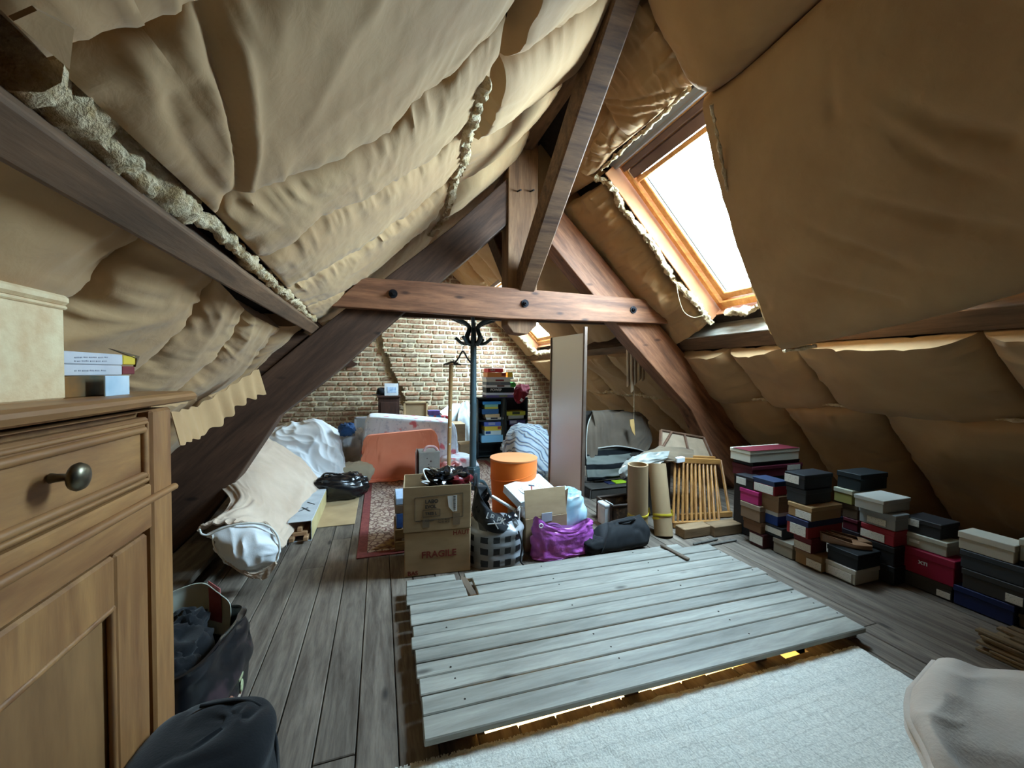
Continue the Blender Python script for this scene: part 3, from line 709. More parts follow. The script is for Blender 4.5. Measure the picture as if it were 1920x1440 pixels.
col = tcar.ramp(n2, [(.3, '#c0bfb7'), (.7, '#e8e6dc')]); fm_ = tcar.n('Math', operation='MULTIPLY'); tcar.l(bk.outputs['Fac'], fm_.inputs[0]); fm_.inputs[1].default_value = .17; col = tcar.mix(fm_.outputs[0], col, lin('#9c9b93'))
mm_ = tcar.n('Math', operation='SUBTRACT'); tcar.l(n2, mm_.inputs[0]); tcar.l(fm_.outputs[0], mm_.inputs[1]); tcar.bump(mm_.outputs[0], .6, .006)
m_rug = tcar.out(col, .95, 0, .1)
ra, rb2, rc = fl(1605, 1210, .02), fl(720, 1445, .02), fl(1770, 1300, .02)
rug = thing('white_rug', (1.2, .8, 0), 'thick off-white relief rug on the floor in front of the plank platform', 'rug')
ex = (rb2 - ra); ex = ex / np.linalg.norm(ex); ey = A(-ex[1], ex[0], 0); ey = ey if ey[1] < 0 else -ey
nu_, nv_ = 190, 120
U_, V_ = np.meshgrid(np.linspace(0, 2.75, nu_), np.linspace(0, 1.75, nv_), indexing='ij')
w_edge = .010 * vn(U_ * 24, 0, 0, 4) * np.exp(-V_ / .02)
G = A(*ra)[None, None] + U_[..., None] * ex + (V_ + w_edge)[..., None] * ey
pat = ((np.abs(((U_ * 1.0) % .22) - .11) < .012) & (V_ > .15)) | (np.abs((V_ % .30) - .15) < .012)
G[..., 2] = .018 + .0035 * vn(U_ * 60, V_ * 60, 0, 3) + .0012 * vn(U_ * 9, V_ * 30, 0, 8) - .003 * pat
ctop = mk('pile', slab(G, .016, np.zeros_like(G) + A(0, 0, 1)), m_rug, rug, True)
tf = []
rt = random.Random(2)
for k in range(900):                                     # shaggy ends along the cut edge
    u = rt.uniform(0, 2.7); p = A(ra[0], ra[1], .012) + u * ex; d = -ey * rt.uniform(.002, .009) + ex * rt.uniform(-.006, .006) + A(0, 0, rt.uniform(-.002, .004))
    tf.append(bar(p + ey * .004, p + d, .004, .004, ch=.0008))
tg_ = mk('tufted_edge', join(*tf), m_rug, rug); tag(tg_, kind='stuff')

# ---- oriental rug at the back
tr_ = Nt('oriental_rug_pattern'); v = tr_.coord()
vo = tr_.n('TexVoronoi'); vo.inputs['Scale'].default_value = 26; tr_.l(v, vo.inputs['Vector'])
vo2 = tr_.n('TexVoronoi', feature='DISTANCE_TO_EDGE'); vo2.inputs['Scale'].default_value = 17; tr_.l(v, vo2.inputs['Vector'])
c = tr_.ramp(vo.outputs['Distance'], [(.15, '#6e3f36'), (.38, '#c0aa98'), (.6, '#a58d7c')]); c = tr_.mix(tr_.ramp(vo2.outputs['Distance'], [(.05, .8), (.12, 0.)]), c, lin('#5a3a36'))
tr_.bump(tr_.noise(v, 300, 2), .3, .003); m_or = tr_.out(c, .95, 0, .1)
m_orb = M('rug_red_border', '#6f3432', '#83413b', 40, rough=.95); m_ord = M('rug_dark_field', '#5e3a2a', '#9a7748', 22, rough=.95, lo=.42, hi=.58)
orug = thing('oriental_rug', (.6, 4.2, 0), 'patterned oriental rug with a red border running towards the brick gable', 'rug')
o0 = fl(668, 1049); X0, Y0, X1, Y1 = o0[0], o0[1], 1.55, 5.85
mk('border', bb(A(X0, Y0, .001), A(X1, Y1, .007), .002), m_orb, orug)
mk('field', bb(A(X0 + .07, Y0 + .07, .006), A(X1 - .07, Y1 - .07, .010), .002), m_or, orug)
cor = [A(X0 + .10, Y0 + .10, .0095), A(X0 + .62, Y0 + .10, .0095), A(X0 + .55, Y0 + .33, .0095), A(X0 + .40, Y0 + .45, .0095), A(X0 + .28, Y0 + .34, .0095)]
mk('corner_motif', prism(cor, (0, 0, .003)), m_ord, orug)
# hardboard sheet on the floor left of the rug
hb = mk('hardboard_sheet', bb(A(-.84, 3.72, .001), A(X0 - .05, 5.4, .006), .002), M('hardboard', '#a58a66', '#b59a74', 4, rough=.8), loc=(-.5, 4.5, 0))
tag(hb, 'thin tan hardboard sheet lying on the floor beside the oriental rug', 'board')

# ================================================================== cupboard on the left
m_oak = wood('honey_oak', '#7a5030', '#ab7d4c', 1, 1.8, 7, .45, .06, .12, knots='#6b4a2a', spec=.45)
m_oakv = wood('honey_oak_upright', '#7a5030', '#ab7d4c', 2, 1.8, 7, .45, .06, .12, spec=.45)
m_gap = M('dark_gap', '#1d140c')
XC = -.58; YE = pX(321, 745, XC)[1]; D_ = .42; ZT = 1.272; Y_S = -.15
cup = thing('cupboard', (XC - D_ / 2, .7, 0), 'honey-coloured oak cupboard with a panelled drawer and door, left foreground', 'cupboard')
zc = lambda py, px=200: pX(px, py, XC)[2]
yc = lambda px, py=900: pX(px, py, XC)[1]
XB = XC - D_
mk('body', join(bb(A(XB, Y_S, .0), A(XC - .03, YE - .02, 1.24), .004)), m_oakv, cup)
wst = YE - yc(286)                                        # width of the corner stile
mk('corner_stile', bb(A(XC - .07, YE - wst, 0), A(XC, YE, 1.243), .007), m_oakv, cup)
tp0, tp1 = pX(200, 738, XC)[2], pX(200, 758, XC)[2]
prof = [(0, 0), (.03, 0), (.045, -.008), (.048, -.018), (.040, -.030), (.012, -.034), (0, -.036)]
zt = ZT + .012
tb = [A(XB - .01, 0, zt), A(XC + .010, 0, zt), A(XC + .020, 0, zt - .006), A(XC + .024, 0, zt - .014), A(XC + .018, 0, zt - .026), A(XC + .004, 0, zt - .032), A(XB - .01, 0, zt - .036)]
mk('cupboard_top', prism([p + A(0, Y_S, 0) for p in tb], (0, YE - Y_S + .105, 0)), m_oak, cup, False)
z_r1 = zc(792, 200); z_d0 = zc(805, 200)
def zz_at(px, py): return pX(px, py, XC)[2]
zt1 = 1.243; zd_top = zz_at(280, 779); zd_bot = zz_at(280, 906); zr_b = zz_at(290, 925)
mk('top_rail', bb(A(XC - .03, Y_S, zd_top + .012), A(XC + .002, YE - wst, zt1), .004), m_oak, cup)
dr = mk('drawer', bb(A(XC - .03, Y_S, zd_bot), A(XC - .004, YE - wst - .004, zd_top - .004), .005), m_oak, cup)
def mould(z0, z1, y0, y1, x, name, parent, r=.012):
    """raised moulding frame on the front"""
    vf = [tube([A(x, y0, z), A(x, y1, z)], r, 10) for z in (z0, z1)] + [tube([A(x, y, z0), A(x, y, z1)], r, 10) for y in (y0, y1)]
    vf += [tube([A(x - .002, y0 - .018, z), A(x - .002, y1 + .018, z)], r * .6, 8) for z in (z0 - .017, z1 + .017)] + [tube([A(x - .002, y1 + .018, z0 - .017), A(x - .002, y1 + .018, z1 + .017)], r * .6, 8)]
    return mk(name, join(*vf), m_oak, parent, True)
mould(zd_bot + .028, zd_top - .034, Y_S - .2, YE - wst - .035, XC - .002, 'drawer_moulding', dr, .009)
kp_ = pX(95, 897, XC); m_brz = M('aged_bronze', '#5c5344', '#77705e', 12, rough=.35, metal=.9)
mk('knob', lathe(kp_, [(.010, 0), (.008, .008), (.007, .022), (.012, .028), (.0245, .034), (.027, .040), (.024, .047), (.014, .052), (.001, .0535)], 24, R=rot(0, 0, math.pi / 2)), m_brz, dr, True)
mk('middle_rail', bb(A(XC - .03, Y_S, zz_at(270, 1000)), A(XC - .002, YE - wst, zd_bot - .004), .004), m_oak, cup)
mk('rail_moulding', tube([A(XC + .002, Y_S, zz_at(325, 912)), A(XC + .002, YE + .006, zz_at(325, 912))], .010, 10), m_oak, cup, True)
# door: framed panel
yd = YE - wst - .018; zdoor = zz_at(270, 1000) - .008
dw = .135
dr2 = mk('door', join(bb(A(XC - .03, yd - dw, .07), A(XC - .004, yd, zdoor), .006), bb(A(XC - .03, Y_S, zdoor - .12), A(XC - .005, yd - dw + .001, zdoor), .006), bb(A(XC - .03, Y_S, .07), A(XC - .005, yd - dw + .001, .2), .006)), m_oakv, cup)
mk('door_panel', bb(A(XC - .03, Y_S, .2), A(XC - .022, yd - dw, zdoor - .12), .003), wood('oak_panel', '#6b4a2d', '#936c44', 2, 1.2, 5, .5, .03, .1), dr2)
mk('panel_bead', join(tube([A(XC - .012, yd - dw - .004, .2), A(XC - .012, yd - dw - .004, zdoor - .12)], .008, 8), tube([A(XC - .012, Y_S, zdoor - .124), A(XC - .012, yd - dw, zdoor - .124)], .008, 8)), m_oakv, dr2, True)
mk('shadow_gap', join(bb(A(XC - .035, yd, .06), A(XC - .026, yd + .018, zdoor + .01), .001)), m_gap, cup)
# things on the cupboard
ztop = zt
m_chest = M('pale_limed_wood', '#d8b488', '#e8d0a6', 5, (1, 4, 4), .7, bs=30, bst=.15)
XK = XC - .075; yk = pX(129, 640, XK)[1]; zk1 = pX(128, 556, XK)[2]; zk0 = pX(129, 598, XK)[2]; zl = pX(128, 572, XK)[2]
chest = thing('wooden_chest', (XK - .12, yk - .25, ztop), 'pale limewashed wooden chest standing on the oak cupboard', 'chest')
mk('chest_body', bb(A(XK - .26, yk - .62, ztop), A(XK - .004, yk - .004, zl - .003), .004), m_chest, chest)
mk('lid', bb(A(XK - .27, yk - .63, zl - .002), A(XK + .004, yk + .002, zk1), .006), m_chest, chest)
mk('lid_rim', bb(A(XK - .26, yk - .62, zl - .012), A(XK + .001, yk - .001, zl - .003), .003), m_chest, chest)
m_pgr = M('grey_white_card', '#b7b4b8', '#c6c4c6', 8, rough=.7); m_yel = M('yellow_card', '#c9a92e', '#d6b53a', 8, rough=.6); m_mar = M('maroon_card', '#6b1f24', '#7a2a2c', 8, rough=.6)
XP = XC - .09
def flat(name, px0, px1, pyt, pyb, X, dep, mat, label, cat, end=None, endm=None, pt=None, group=None, zb=None):
    p, q = pX(px0, pyt, X), pX(px1, pyt, X); z0 = pX((px0 + px1) / 2, pyb, X)[2] if zb is None else zb; z1 = pX((px0 + px1) / 2, pyt, X)[2]
    t = thing(name, (X - dep / 2, (p[1] + q[1]) / 2, z0), label, cat, group)
    mk('body', bb(A(X - dep, p[1], z0), A(X, q[1], z1), .002), mat, t)
    if end is not None:
        r = pX(end, pyt, X); mk('end_cap', bb(A(X - dep + .002, q[1] - .001, z0 + .002), A(X + .001, r[1], z1 - .002), .002), endm, t)
    return t, z0, z1
t1, z0, z1 = flat('picture_book', 118, 196, 705, 724, XP, .20, M('dark_green_cover', '#27352a', '#8a5a22', 6, rough=.5), 'thin dark green and orange book lowest in the stack on the cupboard', 'book', zb=ztop)
t2, z0b, z1b = flat('boxed_book', 110, 229, 684, 705, XP, .21, m_pgr, 'white boxed book with a maroon end, under the yellow-ended one on the cupboard', 'book', 252, m_mar, zb=z1 + .001)
t3, z0c, z1c = flat('boxed_book', 110, 230, 661, 684, XP - .003, .21, m_pgr, 'white boxed book with a yellow end, topmost in the stack on the cupboard', 'book', 253, m_yel, zb=z1b + .001)
m_ink = M('grey_print', '#98959b')
for tt, pys in ((t2, (695,)), (t3, (670, 677))):
    xk_ = XP + .0005 if tt is t2 else XP - .0025; rw_ = random.Random(len(pys)); vf_ = []
    for py in pys:
        px = 140.0
        while px < 200:
            L_ = rw_.uniform(3, 9); vf_.append(bar(pX(px, py + rw_.uniform(-.6, .6), xk_), pX(px + L_, py, xk_), .001, .003, ch=.0003)); px += L_ + rw_.uniform(1.5, 4)
    tag(mk('faint_handwriting', join(*vf_), m_ink, tt), kind='stuff')
g0, g1 = pX(196, 724, XP + .03), pX(241, 704, XP + .03)
pc = thing('glossy_card', (XP, g0[1], ztop), 'glossy pale blue card leaning against the books on the cupboard', 'card')
mk('card', bx(((XP + .03), (g0[1] + g1[1]) / 2, (ztop + g1[2]) / 2), (.004, g1[1] - g0[1], g1[2] - ztop), rot(0, 0, 0), .001), M('glossy_blue_print', '#a9c4d6', '#dfe9ef', 5, rough=.15), pc)
q0, q1, q2 = pX(208, 655, XP), pX(262, 668, XP - .02), pX(250, 688, XP)
fp = thing('open_folder_flap', q1, 'dark brown cardboard flap sticking up over the yellow-ended book', 'folder')
mk('flap', prism([q0 + A(.0, 0, .002), q1 + A(0, 0, 0), q2 + A(0, .012, 0), pX(252, 672, XP) + A(.0, .012, 0)], (-.006, 0, 0)), M('brown_card', '#4b3a2a', '#5a4733', 8), fp)

# ================================================================== bags in the left foreground
m_blk = cloth('black_cotton', '#0f1013', '#17191d', 160, .85)
def blob(c, rad, seed=0, amp=.03, fr=3, n=(28, 36), top=None, flat=True, sq=2.6, R=None):
    """closed lumpy body, flattened where it stands"""
    th = np.linspace(-math.pi / 2, math.pi / 2, n[0])[:, None]; ph = np.linspace(0, 2 * math.pi, n[1], endpoint=False)[None]
    cs = lambda a: np.sign(np.cos(a)) * np.abs(np.cos(a)) ** (2 / sq); sn = lambda a: np.sign(np.sin(a)) * np.abs(np.sin(a)) ** (2 / sq)
    P = np.stack([cs(th) * cs(ph), cs(th) * sn(ph), sn(th) + 0 * ph], 2)
    d = 1 + amp / min(rad) * (vn(P[..., 0] * fr, P[..., 1] * fr, P[..., 2] * fr, seed) + .6 * ridge(P[..., 0] * fr * 2.1, P[..., 1] * fr * 2.1, P[..., 2] * fr * 2.1, seed + 1))
    P = P * d[..., None] * A(*rad)
    if flat: P[..., 2] = np.maximum(P[..., 2], -rad[2] * .96)
    if R is not None: P = P @ np.asarray(R).T
    V, Fc = grid(P + A(*c), True); k = n[1]; Fc = list(Fc) + [tuple(range(k))[::-1], tuple(range((n[0] - 1) * k, n[0] * k))]
    return V, Fc
b0 = A(-.405, 1.19, .002)
bag = thing('black_holdall', b0, 'black cloth holdall standing on the floor in front of the oak cupboard', 'bag')
pts = lambda z, s, dx=0: [b0 + A(dx + s * x, s * y, z) for x, y in ((-.19, -.16), (.02, -.18), (.13, -.12), (.14, .02), (.08, .12), (-.08, .15), (-.19, .09))]
G = patch([pts(.0, 1.0), pts(.2, 1.02), pts(.34, 1.0), pts(.40, .86, .01), pts(.43, .5, .03), pts(.436, .12, .04)], 44, 70, True)
G = wrinkle(G, .006, 3, 4, 3)
V, Fc = grid(G, True); mk('bag_body', (V, list(Fc) + [tuple(range(70))[::-1], tuple(range(43 * 70, 44 * 70))]), m_blk, bag, True)
mk('seam_piping', tube(cr([b0 + A(.142, -.1, .1), b0 + A(.143, -.03, .32), b0 + A(.115, .02, .40), b0 + A(.05, .06, .43), b0 + A(-.06, .07, .435)], 30), .005, 6), m_blk, bag, True)
# printed carrier bag full of clothes, beside the cupboard
cbp = A(-.70, 1.78, 0)
m_bagp = Nt('black_glossy_print'); v = m_bagp.coord(); cc_ = m_bagp.ramp(m_bagp.noise(v, 9, 3), [(.55, '#131317'), (.66, '#3a2b30')]); m_bagp = m_bagp.out(cc_, .3, 0, .5)
car = thing('carrier_bag', cbp, 'black glossy carrier bag stuffed with dark clothes beside the oak cupboard', 'bag')
e = [A(-.16, -.26, 0), A(.10, -.30, 0), A(.165, -.10, 0), A(.155, .14, 0), A(.0, .2, 0), A(-.16, .15, 0)]
sc_ = lambda z, s, sh=0: [cbp + A(p[0] * s + sh, p[1] * s, z) for p in e]
G = patch([sc_(.0, .9), sc_(.03, 1.05), sc_(.13, 1.12), sc_(.24, 1.1), sc_(.33, .98), sc_(.345, .95), sc_(.30, .86), sc_(.22, .7)], 44, 70, True)
tz = (G[..., 2] > .24) * (G[..., 2] - .24); G[..., 2] += .28 * tz * (np.sin(np.linspace(0, 2 * math.pi, 70))[None] + .3)
G = wrinkle(G, .012, 6, 5, 9)
V, Fc = grid(G, True); mk('bag_body', (V, list(Fc) + [tuple(range(70))[::-1]]), m_bagp, car, True)
mk('inner_lining', slab(patch([[cbp + A(-.15, .10, .25), cbp + A(-.02, .17, .25), cbp + A(.10, .13, .24)], [cbp + A(-.16, .13, .38), cbp + A(-.02, .19, .42), cbp + A(.1, .15, .36)], [cbp + A(-.15, .14, .44), cbp + A(-.02, .18, .46), cbp + A(.06, .15, .42)]], 12, 14), .003), M('bag_pale_inside', '#b9bfae', '#d3d4c8', 4, rough=.5), car, True)
mk('red_inside_strip', slab(patch([[cbp + A(.02, .172, .30), cbp + A(.07, .15, .29)], [cbp + A(.01, .187, .46), cbp + A(.06, .163, .43)]], 6, 6), .003), M('red_card', '#8a3436', '#b06a66', 5), car, True)
mk('dark_clothes', join(blob(cbp + A(-.05, -.03, .29), (.12, .13, .08), 4, .02, 2.2), blob(cbp + A(.0, -.14, .26), (.11, .1, .09), 6, .02, 2.5), blob(cbp + A(-.06, .08, .30), (.09, .08, .09), 7, .02, 2.5)), m_blk, car, True)
fm = [M('flower_print_a', '#8f5a44', '#a4735c', 20), M('flower_print_b', '#9aa27a', '#b4b98f', 20), M('flower_print_c', '#b8a493', '#cdbba8', 20), M('flower_print_d', '#7b3a35', '#9a5148', 20)]
rp_ = random.Random(8)
fvs = {0: [], 1: [], 2: [], 3: []}
for k in range(22):
    y = rp_.uniform(-.21, -.02); z = .11 + rp_.uniform(-.05, .06); r = rp_.uniform(.012, .026)
    i = int(np.argmin(np.abs(G[4:20, :, 2] - z).sum(1))) + 4; row = G[i]; j = int(np.argmin(np.abs(row[:, 1] - (cbp[1] + y)) + 10 * (row[:, 0] < cbp[0]))); nn = normals(G)[i, j]; nn = nn if nn[0] > 0 else -nn
    fvs[k % 4].append(lathe(G[i, j], [(r * .2, 0), (r, .001), (r * .9, .004), (r * .2, .005)], 9, R=frame(np.cross(nn, A(0, 0, 1)), nn)))
for k in range(4):
    for vf in fvs[k]: mk('printed_flower', vf, fm[k], car)
text('CT', cbp + A(.155, .09, .27), (-.2, 1, 0), (0, 0, 1), .05, M('white_ink', '#cfd0d0'), car)
# ================================================================== heaps along the left eave and the back of the attic
def draped(c, w, d, h, rz=0, amp=.03, fr=9, seed=0, hem=.0, flare=.03, rnd=.5, n=110, top=None, lean=(0, 0), ncap=8, tuck=None):
    """cloth thrown over a block: rounded-rectangle rings from hem to top, folds growing towards the hem"""
    a = np.linspace(0, 2 * math.pi, n, endpoint=False); e = 2 / (2 + 8 * (1 - rnd))
    cx, cy = np.sign(np.cos(a)) * np.abs(np.cos(a)) ** e, np.sign(np.sin(a)) * np.abs(np.sin(a)) ** e
    P = np.stack([cx * w / 2, cy * d / 2], 1); s = np.r_[0, np.cumsum(np.linalg.norm(np.diff(P, axis=0), axis=1))]; per = s[-1]
    nrm = P / (np.linalg.norm(P, axis=1)[:, None] + 1e-9); R = rot(rz)
    rings = []
    zs = [(0, 1, 0), (.12, 1, 0), (.3, 1, 0), (.5, 1, 0), (.7, 1, 0), (.86, 1, 0), (.95, 1, -.006), (.99, 1, -.018), (1.0, .93, -.0), (1.0, .75, 0), (1.0, .5, 0), (1.0, .25, 0), (1.0, .04, 0)]
    for zf, k, ins in zs:
        f = (1 - zf) ** .45
        fold = ridge(s / per * fr * 2, zf * .8, 0, seed) * .6 + .9 * np.maximum(0, ridge(s / per * fr * 3.3 + zf * .6, zf * 1.1, 4, seed + 1)) ** 3 + .7 * np.maximum(0, ridge(s / per * fr * 6 - zf * 1.2, zf * .7, 8, seed + 2)) ** 4
        off = (flare + amp * fold) * f + ins
        xy = P * k + nrm * off[:, None] if np.ndim(off) else P * k
        xy = xy + A(*lean) * zf
        z = hem + (h - hem) * zf + 0 * a
        if top is not None and zf > .3: z = hem + (top(xy[:, 0], xy[:, 1]) - hem) * zf
        if zf == 0: z = z + .02 * vn(s * 9, 0, 0, seed + 5)
        rings.append(np.column_stack([xy, z]))
    G = np.array(rings) @ R.T + A(c[0], c[1], c[2] if len(c) > 2 else 0)
    G = cr(G, 46); V, Fc = grid(G, True); k = n
    return V, list(Fc) + [tuple(range(k))[::-1], tuple(range(45 * k, 46 * k))]
def rows(defs, nu, nv): return patch([[pY(a, b, Y) for a, b in pts] for Y, pts in defs], nu, nv)
# ---- beige blanket over something long
m_beige = cloth('beige_waffle_cloth', '#b79f8a', '#d2bca8', 150, .95, 2.5, .4)
m_white = cloth('white_quilted_cotton', '#d5d7da', '#e6e7e8', 120, .9, 3, .2)
m_trim = cloth('white_piping', '#d2d0c8', '#e0ded6', 200)
bl = thing('beige_blanket', (-1.0, 3.6, 0), 'big beige waffle blanket with white lining heaped over stored goods under the left eave', 'blanket')
G = rows([(4.75, [(440, 790), (478, 806), (512, 828), (560, 860), (604, 902)]), (4.25, [(410, 850), (445, 840), (492, 850), (556, 890), (598, 928)]), (3.85, [(385, 890), (425, 872), (475, 882), (530, 928), (575, 962)]),
          (3.32, [(432, 935), (462, 934), (492, 950), (520, 985), (545, 1006)]), (2.98, [(385, 985), (412, 972), (450, 976), (488, 1002), (528, 1026)]), (2.80, [(368, 992), (398, 984), (436, 981), (470, 981), (502, 986)])], 100, 80)
G = wrinkle(G, .016, 5, 3, 12); G = wrinkle(G, .008, 9, 7, 13); mk('blanket_cloth', slab(G, .01), m_beige, bl, True)
Gw = patch([[pY(*q, 2.78) for q in r] for r in ([(388, 1000), (410, 992), (440, 985), (475, 982), (502, 987)], [(399, 1012), (425, 1010), (455, 1008), (490, 1000), (521, 1018)], [(408, 1032), (432, 1040), (462, 1042), (495, 1036), (521, 1040)], [(425, 1052), (442, 1064), (468, 1074), (492, 1068), (513, 1056)])], 40, 50)
u, v = np.meshgrid(np.linspace(0, 1, 40), np.linspace(0, 1, 50), indexing='ij')
Gw = Gw + (A(.02, -.12, -.03))[None, None] * (np.sin(math.pi * u) * np.sin(math.pi * v))[..., None]
mk('white_lining', slab(wrinkle(Gw, .013, 3, 3, 15), .01), m_white, bl, True)
mk('turned_hem', slab(wrinkle(patch([[pY(*q, 2.72) for q in r] for r in ([(424, 1050), (445, 1066), (470, 1076), (494, 1068), (516, 1052)], [(440, 1060), (462, 1076), (484, 1086), (500, 1084), (518, 1060)])], 12, 40), .006, 2, 6, 17), .012), m_beige, bl, True)
mk('piping', tube(cr([pY(*q, 2.76) for q in [(374, 992), (378, 1001), (392, 1003), (415, 992), (440, 984), (475, 981), (502, 986), (519, 1003), (524, 1028), (516, 1054), (494, 1070), (470, 1077)]], 70), .006, 8), m_trim, bl, True)
mk('piping', tube(cr([pY(*q, 2.74) for q in [(398, 1003), (402, 1025), (418, 1048), (440, 1064), (470, 1077)]], 40), .005, 8), m_trim, bl, True)
# low planks and frames pushed under the eave below the blanket
m_old = wood('old_grey_board', '#4e453c', '#7d7468', 1, 2, 8, .8, .1)
for i, (dx, w, z, lab) in enumerate([(0, .20, .02, 'long grey board lowest under the blanket at the left eave'), (.02, .26, .07, 'long grey-brown board upper under the blanket at the left eave')]):
    o = mk('loose_board', bb(A(-1.35 + dx, 2.35, z), A(-1.35 + dx + w, 3.4, z + .04), .004), m_old, loc=(-1.3, 2.9, z)); tag(o, lab, 'board')
o = mk('wooden_edge_strip', bar(fl(378, 1112) + A(0, 0, .02), fl(442, 1040) + A(0, 0, .02), .03, .04), m_old, loc=(-.9, 2.6, 0)); tag(o, 'thin wooden strip on the floor running out from under the blanket', 'strip')
# ---- white quilt
wq = thing('white_quilt', (-.8, 5.1, 0), 'crumpled white quilt heaped behind the beige blanket', 'quilt')
G = rows([(5.75, [(470, 812), (520, 800), (560, 789), (600, 792), (638, 812)]), (5.35, [(460, 830), (515, 812), (570, 805), (615, 812), (643, 838)]), (5.05, [(470, 845), (525, 836), (580, 838), (625, 852), (648, 872)]),
          (4.85, [(490, 862), (540, 862), (592, 880), (632, 898), (655, 905)]), (4.72, [(510, 880), (560, 888), (600, 906), (624, 916), (641, 921)])], 130, 130)
mk('quilt_cloth', slab(wrinkle(wrinkle(G, .022, 4, 4, 21), .008, 7, 9, 22, True, 1), .012), m_white, wq, True)
# ---- plastic bag with white linen, denim, cream cushion, black bag
m_plast = M('white_plastic_bag', '#c6c8ca', '#e4e6e8', 7, rough=.25, spec=.6)
p = fl(660, 890)
pb = thing('plastic_bag', p, 'white plastic bag full of linen standing between the quilt and the coral cloth', 'bag')
mk('bag_body', blob(p + A(.02, .15, .27), (.20, .17, .28), 31, .035, 2.6, (40, 50)), m_plast, pb, True)
dn = thing('jeans', pY(652, 806, 5.55), 'folded blue denim jeans lying on top of the white plastic bag', 'clothes')
mk('denim', blob(pY(651, 806, 5.45), (.09, .09, .075), 33, .02, 3, (22, 30), flat=False), cloth('blue_denim', '#24406a', '#3b5d8c', 200), dn, True)
p = fl(655, 912)
cu = thing('cushion', p, 'cream cushion squeezed between the black bag and the white quilt', 'cushion')
mk('cushion_cover', blob(p + A(.07, .08, .13), (.19, .13, .13), 35, .015, 2, (26, 34)), cloth('cream_cotton', '#b3a68c', '#c8bca2', 160), cu, True)
m_leath = M('black_patent', '#0d0d0f', '#17171a', 6, rough=.22, spec=.6)
p = fl(638, 944)
lb = thing('leather_bag', p, 'shiny black bag lying on the floor in front of the white quilt', 'bag')
mk('bag_body', blob(p + A(-.02, .17, .13), (.27, .15, .13), 41, .02, 2.2, (28, 44), R=rot(.12)), m_leath, lb, True)
mk('handle', tube(cr([p + A(-.2, .2, .24), p + A(-.15, .12, .29), p + A(-.05, .12, .28), p + A(0, .2, .25)], 24), .010, 8), m_leath, lb, True)
# ---- long open carton with wooden pieces
m_cardw = M('white_carton', '#aeb3b8', '#c4c8cb', 6, rough=.6); m_in = M('carton_inside_shadow', '#4a3a2b', '#5d4937', 6, rough=.9)
e0, e1 = fl(562, 1016), fl(594, 948); hL = .16; wL_ = .165
R = frame(e1 - e0); Lc = np.linalg.norm(e1 - e0)
lc = thing('long_carton', e0, 'long narrow white carton, open at the near end, beside the beige blanket', 'carton')
cz = (e0 + e1) / 2
mk('carton_walls', join(bx(cz + R @ A(0, wL_ / 2, 0) + A(0, 0, hL / 2), (Lc, .006, hL), R, .002), bx(cz - R @ A(0, wL_ / 2, 0) + A(0, 0, hL / 2), (Lc, .006, hL), R, .002), bx(cz + A(0, 0, .003), (Lc, wL_, .006), R, .002), bx(cz + A(0, 0, hL), (Lc, wL_ + .01, .006), R, .002)), m_cardw, lc)
mk('side_stripe', bx(cz - R @ A(0, wL_ / 2 + .004, 0) + A(0, 0, hL / 2), (Lc, .003, hL - .02), R, .001), M('pale_yellow_card', '#b5a271', '#c4b384', 5), lc)
mk('open_flap', bx(e0 + R @ A(-.02, wL_ / 2 + .012, 0) + A(0, 0, hL / 2 - .01), (.10, .004, hL), R @ rot(.3), .001), m_cardw, lc)
m_lw = wood('light_wood_part', '#8d6848', '#b78e68', 0, 3, 6, .6, .1)
for k, (yy_, zz_) in enumerate([(-.05, .03), (.05, .03), (0, .09), (0, .055)]):
    mk('wooden_slat', bx(e0 + R @ A(.24 - .05 * (k < 2), yy_, 0) + A(0, 0, zz_ + .01), (.5, .035 if k < 3 else .11, .032), R, .004), m_lw, lc)
m_ink = M('black_ink', '#2d2c2e')
mk('printed_mark', join(bar(cz + R @ A(-.22, -.04, 0) + A(0, 0, hL + .005), cz + R @ A(-.1, .04, 0) + A(0, 0, hL + .005), .012, .002, ch=.0005), bar(cz + R @ A(-.2, .05, 0) + A(0, 0, hL + .005), cz + R @ A(-.12, -.01, 0) + A(0, 0, hL + .005), .010, .002, ch=.0005), bar(cz + R @ A(-.04, -.05, 0) + A(0, 0, hL + .005), cz + R @ A(.04, .02, 0) + A(0, 0, hL + .005), .010, .002, ch=.0005)), m_ink, lc)
# ---- floral sheet over a mattress, coral cloth in front
tfp = Nt('floral_sheet'); v = tfp.coord()
vo = tfp.n('TexVoronoi'); vo.inputs['Scale'].default_value = 5.2; nn = tfp.n('VectorMath', operation='ADD'); tfp.l(v, nn.inputs[0])
nz = tfp.n('TexNoise'); nz.inputs['Scale'].default_value = 16; tfp.l(v, nz.inputs['Vector']); sc1 = tfp.n('VectorMath', operation='SCALE'); sc1.inputs['Scale'].default_value = .12; tfp.l(nz.outputs['Color'], sc1.inputs[0]); tfp.l(sc1.outputs[0], nn.inputs[1]); tfp.l(nn.outputs[0], vo.inputs['Vector'])
c = tfp.mix(tfp.ramp(tfp.noise(v, 22, 4), [(.55, 0.), (.62, .55)]), lin('#e2e5ea'), lin('#b3bccb')); c = tfp.mix(tfp.ramp(vo.outputs['Distance'], [(.16, .95), (.30, 0.)]), c, lin('#dc7580')); m_flor = tfp.out(c, .9, 0, .15)
ft = lambda x, y: .77 - .10 * np.clip((x + .45) / 1.0, 0, 1)
fs_ = thing('floral_sheet', (.42, 5.62, 0), 'white bed sheet with pink flowers draped over a mattress before the brick gable', 'sheet')
mk('sheet_cloth', draped((.40, 5.62), 1.10, .60, .7, 0, .035, 12, 51, .0, .08, .25, 260, top=ft), m_flor, fs_, True)
